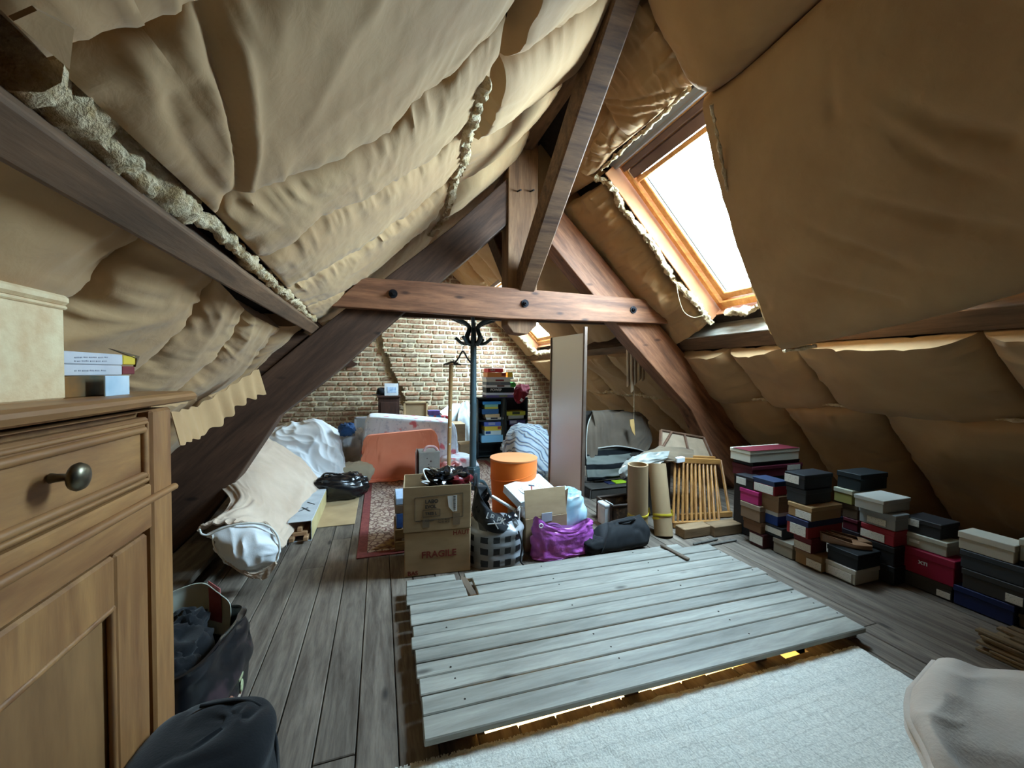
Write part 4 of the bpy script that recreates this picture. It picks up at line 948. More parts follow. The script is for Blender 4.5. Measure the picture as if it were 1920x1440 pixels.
fs2 = mk('sheet_fold', draped((.97, 5.20), .34, .42, .25, .3, .05, 6, 55, .0, .06, .9, 80), m_flor, fs_, True)
m_cor = cloth('coral_cotton', '#ee8a68', '#f69a78', 180, .9, 4, .2)
cor_ = thing('coral_cloth', (.22, 5.2, 0), 'coral orange cloth draped over a low box in front of the floral sheet', 'cloth')
mk('coral_sheet', draped((.245, 5.17), .80, .10, .58, .03, .055, 9, 61, .005, .05, .2, 300, top=lambda x, y: .57 + .045 * (x + .4) / .8), m_cor, cor_, True)
mk('coral_floor_fold', slab(wrinkle(patch([[A(-.2, 5.1, .03), A(.1, 5.08, .03), A(.4, 5.1, .03)], [A(-.28, 4.98, .02), A(.1, 5.0, .02), A(.4, 5.02, .02)]], 14, 40), .012, 2, 5, 63), .008), m_cor, cor_, True)
# ---- things against the gable
m_wp = M('white_paint', '#c9ccce', '#d8dadb', 5, rough=.5)
q0, q1 = pY(664, 782, 6.5), pY(752, 780, 6.5)
wbd = thing('white_board', ((q0[0] + q1[0]) / 2, 6.5, 0), 'white framed board standing upright behind the floral sheet', 'board')
mk('panel', bb(A(q0[0] + .02, 6.5, 0), A(q1[0] - .02, 6.52, q0[2] - .02), .003), M('pale_board', '#aab0b4', '#bcc1c4', 5), wbd)
mk('frame', join(bb(A(q0[0], 6.49, q0[2] - .03), A(q1[0], 6.53, q0[2]), .003), bb(A(q0[0], 6.49, 0), A(q0[0] + .03, 6.53, q0[2]), .003), bb(A(q1[0] - .03, 6.49, 0), A(q1[0], 6.53, q0[2]), .003)), m_wp, wbd)
q0, q1 = pY(707, 742, 7.7), pY(751, 745, 7.7)
m_dw = wood('dark_cabinet_wood', '#2c1a13', '#4a2d20', 2, 2, 6, .55, .05)
cab = thing('small_cabinet', ((q0[0] + q1[0]) / 2, 7.85, 0), 'small dark brown wooden cabinet against the brick gable', 'cabinet')
mk('carcass', bb(A(q0[0] + .02, 7.7, 0), A(q1[0] - .02, 8.08, q0[2] - .03), .004), m_dw, cab)
mk('cabinet_top', bb(A(q0[0], 7.67, q0[2] - .035), A(q1[0], 8.1, q0[2]), .006), m_dw, cab)
mk('door', bb(A(q0[0] + .06, 7.685, .06), A(q1[0] - .06, 7.70, q0[2] - .12), .005), m_dw, cab)
cz_ = q0[2]; a, b = pY(721, 742, 7.7), pY(747, 719, 7.7)
pcard = thing('picture_postcard', ((a[0] + b[0]) / 2, 7.74, cz_), 'white card with a pale blue picture standing on the dark cabinet', 'card')
mk('card', bb(A(a[0], 7.74, cz_), A(b[0], 7.75, b[2]), .001), m_wp, pcard)
mk('picture', bb(A(a[0] + .05, 7.736, cz_ + .05), A(b[0] - .04, 7.74, cz_ + .16), .001), M('pale_blue_print', '#7f9cc0', '#c2d3e4', 14), pcard)
hp_ = thing('black_hat', (a[0] - .06, 7.8, cz_), 'black cap lying beside the card on the dark cabinet', 'hat')
mk('crown', blob((a[0] - .05, 7.82, cz_ + .07), (.09, .09, .075), 3, .006, 2, (18, 24)), m_blk, hp_, True)
mk('brim', bx((a[0] - .15, 7.80, cz_ + .014), (.13, .14, .012), rot(.1), .005), m_blk, hp_)
q0, q1 = pY(756, 753, 7.4), pY(802, 756, 7.4)
ck = thing('cork_board', ((q0[0] + q1[0]) / 2, 7.42, 0), 'tan hardboard picture back standing against the brick gable', 'board')
mk('board', bb(A(q0[0] + .03, 7.40, 0), A(q1[0] - .03, 7.415, q0[2] - .03), .002), M('tan_hardboard', '#9c8261', '#ab906e', 5), ck)
mk('frame', join(bb(A(q0[0], 7.38, q0[2] - .035), A(q1[0], 7.43, q0[2]), .004), bb(A(q0[0], 7.38, 0), A(q0[0] + .035, 7.43, q0[2]), .004), bb(A(q1[0] - .035, 7.38, 0), A(q1[0], 7.43, q0[2]), .004)), wood('pale_frame_wood', '#a78a63', '#c2a57c', 0, 3, 6), ck)
m_tan = M('brown_cardboard', '#8f7759', '#a18868', 4, (1, 1, 3), .85)
st_ = mk('support_carton', bb(A(.80, 6.35, 0), A(1.32, 6.72, pY(820, 794, 6.5)[2]), .004), m_tan, loc=(1.06, 6.5, 0)); tag(st_, 'brown carton under the blue packets behind the floral sheet', 'carton')
zs_ = pY(820, 794, 6.5)[2]
def pkt(px0, px1, pyt, pyb, Y, c1, c2, lab, zb, dep=.14):
    a, b = pY(px0, pyt, Y), pY(px1, pyb, Y)
    t = thing('packet', ((a[0] + b[0]) / 2, Y + dep / 2, zb), lab, 'packet', None)
    mk('packet_body', bb(A(a[0], Y, zb), A(b[0], Y + dep, zb + a[2] - b[2]), .003), c1, t)
    if c2 is not None: mk('printed_band', bb(A(a[0] + (b[0] - a[0]) * .35, Y - .002, zb + .005), A(a[0] + (b[0] - a[0]) * .6, Y, zb + (a[2] - b[2]) - .005), .0005), c2, t)
    return zb + a[2] - b[2]
m_bluep = M('blue_print', '#2f6ea8', '#4a8cc4', 12, rough=.4); m_redp = M('red_print', '#a02830', '#b23a40', 12, rough=.4); m_purp = M('purple_print', '#4d3a78', '#6a4f98', 12, rough=.4)
ztp = pkt(806, 826, 779, 794, 6.5, m_bluep, m_redp, 'bright blue packet with a red band beside the cork board', zs_)
pkt(828, 840, 781, 794, 6.5, m_redp, m_wp, 'small red and white packet right of the blue packet', zs_)
pkt(803, 825, 771, 779, 6.5, m_purp, None, 'purple packet lying on top of the bright blue packet', ztp)
# rolled posters and wrapping leaning in the corner
ps = thing('poster_sheet', pY(850, 800, 7.3), 'large white paper sheet leaning in the corner left of the bookcase', 'paper')
mk('sheet', slab(patch([[pY(824, 772, 7.2), pY(845, 758, 7.3), pY(862, 756, 7.4)], [pY(836, 785, 7.15), pY(852, 780, 7.2), pY(870, 778, 7.4)], [pY(848, 800, 7.1), pY(862, 795, 7.15), pY(876, 788, 7.4)]], 14, 14), .004), M('white_paper', '#c5cacc', '#d8dbdb', 4, rough=.6), ps, True)
pw = thing('wrapped_posters', (1.55, 7.2, 0), 'grey plastic-wrapped panels leaning in the corner beside the coat stand', 'panel')
mk('panel', prism([pY(848, 800, 7.05), pY(866, 757, 7.3), pY(886, 775, 7.3), A(pY(888, 800, 7.05)[0], 7.0, 0), A(pY(850, 800, 7.05)[0], 7.0, 0)], (0, .05, 0)), M('grey_card', '#8f918c', '#a6a7a1', 5, rough=.5), pw)
mk('plastic_wrap', slab(wrinkle(patch([[pY(864, 757, 7.2), pY(876, 752, 7.2), pY(884, 764, 7.2)], [pY(858, 790, 7.0), pY(872, 790, 6.98), pY(888, 792, 7.0)], [pY(862, 826, 6.95), pY(875, 830, 6.93), pY(888, 832, 6.95)]], 26, 26), .012, 4, 4, 71), .003), M('clear_wrap', '#a4a8a8', '#c6caca', 6, rough=.12, spec=.8), pw, True)
kc = mk('kraft_carton', bb(A(pY(862, 830, 6.0)[0], 5.95, 0), A(pY(890, 830, 6.0)[0], 6.25, pY(870, 832, 6.0)[2]), .004), m_tan, loc=(1.3, 6.1, 0)); tag(kc, 'small kraft carton behind the coat stand pole', 'carton')

# ================================================================== bookcase with board games
m_bc = M('dark_green_black_laminate', '#1a2224', '#222c2e', 4, rough=.45)
YBC = 5.98; xl, xm1, xm2, xr = pY(895, 850, YBC)[0], pY(942, 850, YBC)[0], pY(947, 850, YBC)[0], pY(989, 850, YBC)[0]
ztb = pY(900, 746, YBC)[2]; dB = .32
for k, (xa, xb2, lab) in enumerate(((xl, xm1, 'dark two-shelf bookcase nearest the coat stand, filled with board games'), (xm2, xr, 'dark two-shelf bookcase right of its twin, half hidden by the striped cushion'))):
    t = thing('bookcase', ((xa + xb2) / 2, YBC + dB / 2, 0), lab, 'bookcase', 'dark bookcases')
    for x in (xa, xb2 - .022): mk('side_panel', bb(A(x, YBC, 0), A(x + .022, YBC + dB, ztb), .002), m_bc, t)
    mk('bookcase_top', bb(A(xa, YBC, ztb - .024), A(xb2, YBC + dB, ztb), .002), m_bc, t); mk('back_panel', bb(A(xa, YBC + dB - .008, 0), A(xb2, YBC + dB, ztb), .001), m_bc, t)
    for py in (788, 830, 858):
        z = max(.05, pY(900, py, YBC)[2]); mk('shelf', bb(A(xa + .022, YBC + .004, z - .024), A(xb2 - .022, YBC + dB - .008, z), .002), m_bc, t)
zsh = [pY(900, 788, YBC)[2], pY(900, 830, YBC)[2]]
def game(px0, px1, pyt, pyb, zb, c, lab, grp, side=None, txt=None, tcol='#d8d8d6', dep=.26, y0=.0, band=None, rz=0.):
    if isinstance(c, str): c = '#' + ''.join('%02x' % min(244, int(int(c[i:i + 2], 16) * 1.28)) for i in (1, 3, 5))
    Y = YBC + y0; a, b = pY(px0, pyt, Y), pY(px1, pyb, Y); h = max(.012, a[2] - b[2])
    t = thing('board_game', ((a[0] + b[0]) / 2, Y + dep / 2, zb), lab, 'board game', grp)
    m_ = M('gamebox_' + c, c, None, rough=.45) if isinstance(c, str) else c
    mk('box_base', bx(((a[0] + b[0]) / 2, Y + dep / 2, zb + h * .3), (b[0] - a[0] - .006, dep - .006, h * .6), rot(rz), .001), m_, t)
    mk('lid', bx(((a[0] + b[0]) / 2, Y + dep / 2, zb + h * .58), (b[0] - a[0], dep, h * .8), rot(rz), .0015), m_, t)
    if band: mk('printed_band', bx((a[0] + (b[0] - a[0]) * band[1], Y - .001, zb + h * .58), ((b[0] - a[0]) * band[2], .002, h * .6), None, .0004), M('gameband_' + band[0], band[0], None, rough=.45), t)
    if txt: text(txt, A(a[0] + (b[0] - a[0]) * .14, Y - .0025, zb + h * .34), (1, 0, 0), (0, 0, 1), h * .66, M('gametext_' + tcol, tcol), t, bold=.002)
    return zb + h
z = ztb + .001
gt = 'board games stacked on the bookcase'
z = game(912, 964, 742, 746, z, '#55507a', 'multicoloured flat game box lowest on the bookcase top', gt, band=('#7c8a50', .6, .3))
z = game(911, 964, 738, 742, z, '#a9b4c4', 'pale blue-grey game box under the black one with white letters', gt)
z = game(912, 964, 728.5, 738, z, '#15191b', 'black game box with white POWER lettering on the bookcase top', gt, txt='POWER', tcol='#d8d8d6')
z = game(911, 957, 724, 728.5, z, '#cfd2cf', 'thin white game box directly on the black lettered box', gt, band=('#6a4a44', .6, .3))
z = game(912, 957, 718.5, 724, z, '#5d6166', 'dark grey game box in the middle of the stack on the bookcase', gt, band=('#8d8d92', .35, .5))
z = game(912, 957, 713, 718.5, z, '#cdbfb4', 'off-white game box with reddish print above the dark grey one', gt, band=('#a0524a', .55, .35))
z8 = z = game(911, 963, 709, 713, z, '#d4d4d0', 'wide white game box under the orange one on the bookcase', gt)
z = game(914, 949, 700, 709, z, '#c08048', 'orange game box with a red end near the top of the stack', gt, band=('#a83c34', .86, .22))
game(952, 961, 700, 709, z8, '#c2a23a', 'small yellow box beside the orange game near the stack top', gt, dep=.12)
z = game(915, 943, 692, 700, z, '#b4373a', 'red game box at the very top of the stack on the bookcase', gt, txt='US-1', tcol='#e0d6d4')
p = pY(963, 721.5, YBC - .02)
gtb = thing('green_tube', p, 'bright green cardboard tube sticking out beside the game stack', 'tube')
rr2 = 5.4 * (YBC * .95) / 740
mk('tube_wall', (lambda: (lambda V, Fc: (V, Fc))(*lathe(p, [(rr2 * .72, .0), (rr2, .0), (rr2, .24), (rr2 * .72, .24), (rr2 * .72, .02)], 20, R=rot(0, -math.pi / 2))))(), M('bright_green', '#3f9e3c', '#55b34c', 6, rough=.4), gtb, True)
rc = thing('red_cloth', pY(977, 738, YBC - .05), 'dark red cloth hanging over the corner of the bookcase top', 'cloth')
mk('cloth', slab(wrinkle(patch([[pY(964, 733, YBC - .04), pY(969, 722, YBC + .0), pY(981, 720, YBC + .03), pY(993, 721, YBC + .08)], [pY(963, 745, YBC - .05), pY(972, 738, YBC - .06), pY(982, 738, YBC - .05), pY(991, 738, YBC)], [pY(966, 752, YBC - .05), pY(972, 757, YBC - .06), pY(979, 754, YBC - .05), pY(984, 748, YBC - .02)]], 26, 26), .014, 3, 3, 77), .008), cloth('dark_red_cotton', '#7c1f2c', '#96303a', 160), rc, True)
mk('white_label', bx(pY(978, 750, YBC - .075), (.05, .004, .05), rot(.2, .2, .5), .001), m_wp, rc)
g1 = 'board games on the left upper shelf'; z = zsh[0] + .001
z = game(912, 944, 784.5, 788, z, '#bfc0bc', 'white game box lowest on the upper shelf near the coat stand', g1, y0=.01, dep=.25, band=('#2a2c30', .45, .4))
z = game(910, 937, 779, 784, z, '#c9ad86', 'cream game box second from below on the upper left shelf', g1, y0=.02, dep=.25)
z = game(904, 935, 770, 779, z, '#2f5d8e', 'dark blue game box in the upper left shelf pile', g1, y0=.03, dep=.25)
z = game(909, 934, 766.5, 770, z, '#b9ba5c', 'yellow-green thin game box in the upper left shelf pile', g1, y0=.03, dep=.25)
z = game(909, 934, 762.5, 766.5, z, '#7fb6a4', 'pale turquoise thin game box in the upper left shelf pile', g1, y0=.03, dep=.25)
z = game(905, 939, 757.5, 762.5, z, '#3f8ec2', 'light blue game box on top of the upper left shelf pile', g1, y0=.02, dep=.25)
g2 = 'board games on the left lower shelf'; z = zsh[1] + .001
z = game(903, 943, 819.5, 831, z, '#6fa3c4', 'big light blue box lowest on the lower left shelf', g2, y0=-.03, dep=.3)
z = game(909, 940, 813, 819.5, z, '#b3c3d2', 'white and blue game box second on the lower left shelf', g2, y0=.0, dep=.25, band=('#2c5fa4', .2, .3))
z = game(909, 941, 806, 813, z, '#c9a83c', 'yellow game box on the lower left shelf', g2, y0=.0, dep=.25, band=('#b4573a', .85, .2))
z = game(908, 939, 799, 806, z, '#4f63a8', 'violet-blue game box on top of the lower left shelf pile', g2, y0=.0, dep=.25, band=('#a8b4d4', .45, .4))
z = zsh[0] + .001
g3 = 'board games on the right shelves'
z = game(953, 982, 781, 787, z, '#8f9290', 'grey-white game box under the lime one, right bookcase upper shelf', g3, y0=.02, dep=.25)
z = game(950, 985, 773, 780, z, '#a0a13c', 'lime yellow game box on the right bookcase upper shelf', g3, y0=.0, dep=.25, band=('#3c4434', .5, .4))
z = zsh[1] + .001
z = game(961, 981, 816, 829, z, '#2a2226', 'black-brown game box lowest in the right bookcase', g3, y0=.02, dep=.25, band=('#8a3a38', .6, .3))
z = game(960, 985, 807, 816, z, '#4c3234', 'brown game box in the right bookcase lower shelf', g3, y0=.01, dep=.25)
z = game(959, 985, 802, 807, z, '#5c2c3a', 'maroon game box in the right bookcase lower shelf', g3, y0=.01, dep=.25, band=('#b8a8ac', .5, .6))
z = game(955, 985, 793, 801, z, '#332f52', 'dark violet game box on top of the right lower shelf pile', g3, y0=.0, dep=.25, band=('#a9a9bc', .25, .4))
pp = thing('paper_pile', pY(961, 845, 5.8), 'loose white papers piled in front of the right bookcase', 'paper')
rp2 = random.Random(4); q = fl(962, 868)
for k in range(6): mk('sheet', bx((q[0] + rp2.uniform(-.03, .03), 5.7, .04 + .05 * k), (.24, .2, .045), rot(rp2.uniform(-.3, .3), rp2.uniform(-.05, .05)), .002), M('white_paper', '#c5cacc'), pp)
ts_ = mk('timber_stub', prism([pY(640, 680, 8.17), pY(655, 674, 8.17), pY(671, 682, 8.17), pY(664, 687, 8.17), pY(645, 688, 8.17)], (0, .13, 0)), m_dw, loc=pY(655, 680, 8.17)); tag(ts_, 'short dark timber stub let into the brick gable beside the truss', 'timber')
# ================================================================== middle of the attic
# striped bean bag / lounger cushion behind the orange bin
tst = Nt('blue_brown_stripes'); v = tst.coord((1, 1, 1)); wv = tst.n('TexWave', bands_direction='DIAGONAL'); wv.inputs['Scale'].default_value = 4.0; wv.inputs['Distortion'].default_value = 5; wv.inputs['Detail'].default_value = 1; tst.l(v, wv.inputs['Vector'])
c = tst.ramp(wv.outputs['Fac'], [(.0, '#c3cfd8'), (.42, '#c3cfd8'), (.5, '#6d86ab'), (.68, '#7b93b4'), (.74, '#5b4c44'), (1, '#c9d2d8')]); m_str = tst.out(c, .85, 0, .15)
p = fl(1000, 905)
sb = thing('striped_cushion', p, 'blue, white and brown striped cushion chair behind the orange bin', 'cushion')
mk('cushion_body', blob(A(p[0] + .02, p[1] + .25, .34), (.30, .28, .36), 81, .025, 2.2, (40, 50)), m_str, sb, True)
# orange pop-up bin
m_org = cloth('orange_nylon', '#e06a20', '#ee7a2c', 160, .75, 3, .15); m_orl = cloth('orange_nylon_lid', '#d88049', '#e08d58', 160, .75, 3, .15)
cb_ = fl(962, 985); rb0 = 45.5 * 3.40 / 740 * .98; zb2 = pY(962, 856, cb_[1] + .02)[2]
ob = thing('laundry_bin', cb_, 'orange fabric laundry bin with a lid standing on the rug', 'laundry bin')
V, Fc = lathe(cb_, [(rb0 * .90, 0), (rb0 * .93, .12), (rb0 * .95, .25), (rb0 * .98, .42), (rb0, zb2 - .03), (rb0 * .99, zb2 - .01)], 56)
V = V + np.column_stack([.010 * vn(V[:, 0] * 7, V[:, 1] * 7, V[:, 2] * 6, 5), .012 * vn(V[:, 0] * 7, V[:, 1] * 7, V[:, 2] * 6, 6), np.zeros(len(V))])
mk('bin_body', (V, Fc), m_org, ob, True)
mk('lid', lathe(cb_ + A(0, 0, zb2 - .015), [(rb0 * 1.0, 0), (rb0 * 1.025, .004), (rb0 * 1.02, .016), (rb0 * .9, .020), (rb0 * .5, .016), (.01, .014)], 56), m_orl, ob, True)
an = np.linspace(0, 2 * math.pi, 60)
mk('spiral_wire', tube(np.stack([cb_[0] + rb0 * .985 * np.cos(an), cb_[1] + rb0 * .985 * np.sin(an), zb2 - .13 + .045 * np.cos(an - .3)], 1), .005, 6), m_org, ob, True)
# coat stand
m_cs = M('slate_green_lacquer', '#2f3f45', '#3a4c52', 4, rough=.35, spec=.5)
cs = fl(886, 950); yC = cs[1]; zC = lambda py: pY(886, py, yC)[2]
cst = thing('coat_stand', cs, 'slate green bentwood coat stand in the middle of the attic', 'coat stand')
mk('pole', lathe(cs, [(.048, .18), (.045, .3), (.040, .34), (.034, .42), (.033, zC(760)), (.036, zC(757)), (.033, zC(754)), (.030, zC(660)), (.032, zC(650)), (.03, zC(640)), (.022, zC(612)), (.026, zC(606)), (.012, zC(600)), (.001, zC(598))], 24), m_cs, cst, True)
mk('hub', bevel(mk('hub_block', bx((cs[0], yC, .29), (.115, .115, .22), rot(.78), .012), m_cs, cst), .004).data and (bx((cs[0], yC, .40), (.10, .10, .02), rot(.78), .008)), m_cs, cst)
for k in range(4):
    a = .4 + k * math.pi / 2; d = A(math.cos(a), math.sin(a), 0)
    mk('foot', tube(cr([cs + d * .04 + A(0, 0, .26), cs + d * .14 + A(0, 0, .22), cs + d * .24 + A(0, 0, .06), cs + d * .31 + A(0, 0, .018)], 24), .018, 10), m_cs, cst, True)
for k in range(6):
    a = .25 + k * math.pi / 3; d = A(math.cos(a), math.sin(a), 0)
    pts = [(.036, 646), (.06, 641), (.075, 632), (.055, 622), (.05, 614), (.09, 607), (.16, 602), (.23, 597), (.265, 594)]
    mk('upper_hook', tube(cr([cs + d * r + A(0, 0, zC(py)) for r, py in pts], 40), np.linspace(.024, .017, 40), 10), m_cs, cst, True)
    a += .5; d = A(math.cos(a), math.sin(a), 0)
    mk('lower_hook', tube(cr([cs + d * .03 + A(0, 0, zC(640)), cs + d * .07 + A(0, 0, zC(645)), cs + d * .12 + A(0, 0, zC(643)), cs + d * .16 + A(0, 0, zC(637)), cs + d * .18 + A(0, 0, zC(634))], 24), .016, 8), m_cs, cst, True)
# hangers on the stand
m_pl = M('black_plastic', '#141416', '#1d1d20', 6, rough=.35)
def hanger(px, py, Y, wpx, hpx, mat, lab, rz=0., name='coat_hanger'):
    c = pY(px, py, Y); k = Y * .97 / 740; w, h = wpx * k / 2, hpx * k; R = rot(rz)
    t = thing(name, c, lab, 'coat hanger')
    f = lambda x, z: c + R @ A(x, 0, -z)
    mk('shoulders', tube(cr([f(-w, h), f(-w * .5, h * .72), f(-.012, h * .42), f(.012, h * .42), f(w * .5, h * .72), f(w, h)], 30), .009, 8), mat, t, True)
    mk('hook', tube(cr([f(0, h * .42), f(0, h * .2), f(.022, h * .1), f(.012, -.008), f(-.014, .0), f(-.02, .03)], 24), .0035, 6), M('steel_wire', '#8c8f92', None, rough=.3, metal=.9), t, True)
    mk('trouser_bar', tube([f(-w * .95, h), f(w * .95, h * 1.05)], .005, 6), mat, t, True)
hanger(868, 644, yC - .06, 40, 40, m_pl, 'black plastic coat hanger hanging on the coat stand', -.7)
hanger(848, 676, yC + .1, 34, 8, M('dark_wood_hanger', '#2a211b', '#3a2d24', 8), 'dark hanger lying across the wooden stick top', -.25)
# bamboo stick
bs0, bs1 = fl(840, 935), pY(846, 678, yC + .25)
bs = thing('wooden_stick', bs0, 'long light wooden stick with white dots standing left of the coat stand', 'stick')
d = bs1 - bs0
mk('shaft', tube([bs0 + d * t for t in np.linspace(0, 1, 12)], .021, 12), wood('pale_ash_rod', '#9a7448', '#be955f', 2, 4, 5, .6, .05), bs, True)
for py in (770, 803, 835): t_ = (pY(844, py, yC + .2)[2] - bs0[2]) / d[2]; mk('white_dot', lathe(bs0 + d * t_ + A(0, -.0205, 0), [(.008, 0), (.007, .003)], 10, R=rot(0, math.pi / 2)), m_wp, bs)
# grey gift box with wine print
gx0, gx1 = pY(782, 870, 4.55)[0], pY(825, 870, 4.55)[0]; gz = pY(803, 848, 4.55)[2]
gb = thing('gift_box', ((gx0 + gx1) / 2, 4.65, 0), 'tall grey cardboard gift box with small dark drawings in front of the coral cloth', 'box')
m_gr = M('grey_cardboard', '#77726c', '#86817a', 6, rough=.8)
mk('box_body', bb(A(gx0 + .02, 4.55, .008), A(gx1, 4.8, gz), .004), m_gr, gb)
mk('side_flap', bx((gx0 + .0, 4.68, gz * .5), (.006, .24, gz * 1.03), rot(-.12), .002), m_gr, gb)
rg_ = random.Random(3)
for k in range(7): mk('printed_dot', lathe(A((gx0 + gx1) / 2 + .02 + rg_.uniform(-.07, .07), 4.549, gz - .07 - k * .035), [(.010 if k % 2 else .007, 0), (.006, .002)], 8, R=rot(0, math.pi / 2)), M('dark_print', '#42302e'), gb)
mk('printed_stem', bar((((gx0 + gx1) / 2 + .02), 4.549, gz - .06), (((gx0 + gx1) / 2 + .02), 4.549, gz - .22), .002, .004), M('dark_print', '#42302e'), gb)
mk('pink_bow', tube(cr([A(gx0 + .08, 4.62, gz), A(gx0 + .12, 4.62, gz + .05), A(gx0 + .2, 4.62, gz + .045), A(gx0 + .24, 4.62, gz)], 20), .016, 8), M('pink_tissue', '#c99a98', '#dcb4b2', 9), gb, True)
p = fl(852, 905)
rbg = thing('red_bag', p, 'red and white plastic bag on the rug behind the open moving box', 'bag')
mk('bag_body', blob(p + A(-.04, .1, .1), (.14, .12, .11), 91, .03, 2.6, (24, 30)), M('red_white_plastic', '#b03a34', '#c98f88', 9, rough=.4), rbg, True)
# stacked moving boxes
Rf = rot(math.radians(-3.7)); f0 = fl(758, 1084); f1 = fl(882, 1070)
wF = np.linalg.norm(f1 - f0); xF = (f1 - f0) / wF; yF = A(-xF[1], xF[0], 0); dF = .34; hF = pY(760, 1000, f0[1])[2]
m_cb2 = M('brown_cardboard_dark', '#9a805f', '#a98e6c', 4, (1, 1, 3), .85); m_redink = M('red_brown_ink', '#7c3328'); m_tape = M('brown_tape', '#6b5842', '#77634b', 6, rough=.3)
fr = thing('moving_box', f0 + xF * wF / 2 + yF * dF / 2, 'closed brown cardboard box marked FRAGILE in red, under the open box', 'box')
FR = np.stack([xF, yF, A(0, 0, 1)], 1)
mk('box_body', bx(f0 + xF * wF / 2 + yF * dF / 2 + A(0, 0, hF / 2), (wF, dF, hF), FR, .006), m_cb2, fr)
mk('top_flap', bx(f0 + xF * wF / 2 + yF * dF / 4 + A(0, 0, hF + .002), (wF - .004, dF / 2 - .004, .005), FR, .002), m_cb2, fr); mk('top_flap', bx(f0 + xF * wF / 2 + yF * dF * .75 + A(0, 0, hF + .002), (wF - .004, dF / 2 - .004, .005), FR, .002), m_cb2, fr)
onf = lambda px, py: on(px, py, tuple(-yF), -yF @ f0)
text('FRAGILE', onf(790, 1047), xF, (0, 0, 1), .062, m_redink, fr, bold=.0012); text('HAUT', onf(849, 1003), xF, (0, 0, 1), .042, m_redink, fr, bold=.0006); text('BAS', onf(764, 1080), xF, (0, 0, 1), .040, m_redink, fr, bold=.0006)
z0 = hF + .006; zt_ = onf(760, 914)[2]; w2 = wF + .004; o2 = f0 - xF * .006 + yF * -.004
lbx = thing('open_box', f0 + xF * wF / 2 + yF * dF / 2 + A(0, 0, z0), 'open brown cardboard box with black LABO print on top of the FRAGILE box', 'box')
h2 = zt_ - z0; th = .006
for nm, c, s in (('front_wall', A(w2 / 2, 0, h2 / 2), (w2, th, h2)), ('back_wall', A(w2 / 2, dF, h2 / 2), (w2, th, h2)), ('side_wall', A(0, dF / 2, h2 / 2), (th, dF, h2)), ('side_wall', A(w2, dF / 2, h2 / 2), (th, dF, h2)), ('box_bottom', A(w2 / 2, dF / 2, .004), (w2, dF, .006))):
    mk(nm, bx(o2 + FR @ c + A(0, 0, z0), s, FR, .002), m_tan, lbx)
onl = lambda px, py: on(px, py, tuple(-yF), -yF @ (o2 - yF * .0035))
m_bki = M('black_box_ink', '#3a3530')
text('LABO', onl(797, 944), xF, (0, 0, 1), .034, m_bki, lbx, bold=.001); text('EVOL', onl(797, 953.5), xF, (0, 0, 1), .030, m_bki, lbx, bold=.001); text('TRES L', onl(797, 966), xF, (0, 0, 1), .026, m_bki, lbx, bold=.0008)
text('HAUTE  Attention', onl(780, 979.5), xF, (0, 0, 1), .015, m_bki, lbx); text('Tel 02 48 24', onl(821, 976), xF, (0, 0, 1), .015, m_bki, lbx); text('Fax 02 48 20', onl(821, 980.5), xF, (0, 0, 1), .015, m_bki, lbx)
def line(p, q, w=.0025): return bar(p - yF * .001, q - yF * .001, .0015, w, up=(0, 0, 1), ch=.0003)
c4 = [onl(x, y) for x, y in ((778, 934), (868, 924), (868, 968), (778, 978))]; c5 = [onl(x, y) for x, y in ((793, 957), (825, 954), (825, 967), (793, 970))]
mk('printed_frame', join(*[line(c4[i], c4[(i + 1) % 4]) for i in range(4)], *[line(c5[i], c5[(i + 1) % 4]) for i in range(4)]), m_bki, lbx)
lab = mk('sticker', prism([onl(839, 930) - yF * .001, onl(857, 928) - yF * .001, onl(857, 958) - yF * .001, onl(849, 959) - yF * .001, onl(841, 950) - yF * .001], tuple(-yF * .0012)), m_wp, lbx)
mk('barcode', join(*[line(onl(850, 931 + k * 2.2) - yF * .002, onl(854.5, 930.6 + k * 2.2) - yF * .002, .003 if k % 3 else .005) for k in range(12)]), m_bki, lab)
for x0, y0t, y1t in ((792, 973, 989), (849, 962, 983)):
    a, b = onl(x0, y0t), onl(x0 + 13, y1t); mk('tape_strip', bx((a + b) / 2 - yF * .001, (np.linalg.norm((b - a)[:2]), .0015, abs(a[2] - b[2])), FR, .0004), m_tape, lbx)
m_bin = M('black_bin_liner', '#101114', '#1b1d22', 5, rough=.2, spec=.6)
cin = o2 + FR @ A(w2 * .68, dF * .5, 0) + A(0, 0, zt_ - .02)
bl2 = thing('bin_liner', cin, 'black bin liner bulging out of the open LABO box', 'bag')
mk('bag_body', blob(cin + A(0, .0, -.005), (.135, .13, .085), 95, .03, 3, (34, 40), flat=False), m_bin, bl2, True)
rr3 = thing('red_toy', cin + A(.09, -.08, .02), 'dark red crumpled packaging beside the black bin liner in the open box', 'packaging')
mk('packaging', blob(cin + A(.07, -.09, .022), (.06, .05, .045), 97, .02, 3, (18, 22), flat=False), M('dark_red_foil', '#5c1820', '#7c2a30', 9, rough=.25), rr3, True)
cbl = thing('white_cable', cin + A(-.15, 0, 0), 'white cable looping out of the open LABO box', 'cable')
pc_ = o2 + FR @ A(w2 * .33, dF * .3, 0) + A(0, 0, zt_)
mk('cable', tube(cr([pc_ + A(.06, 0, -.06), pc_ + A(.02, -.02, .005), pc_ + A(-.03, -.03, .012), pc_ + A(.01, -.02, -.006), pc_ + A(.06, .02, -.01), pc_ + A(.04, .06, .06), pc_ + A(-.01, .05, .075), pc_ + A(.0, .02, .03), pc_ + A(.05, 0, -.05)], 60), .006, 8), m_wp, cbl, True)
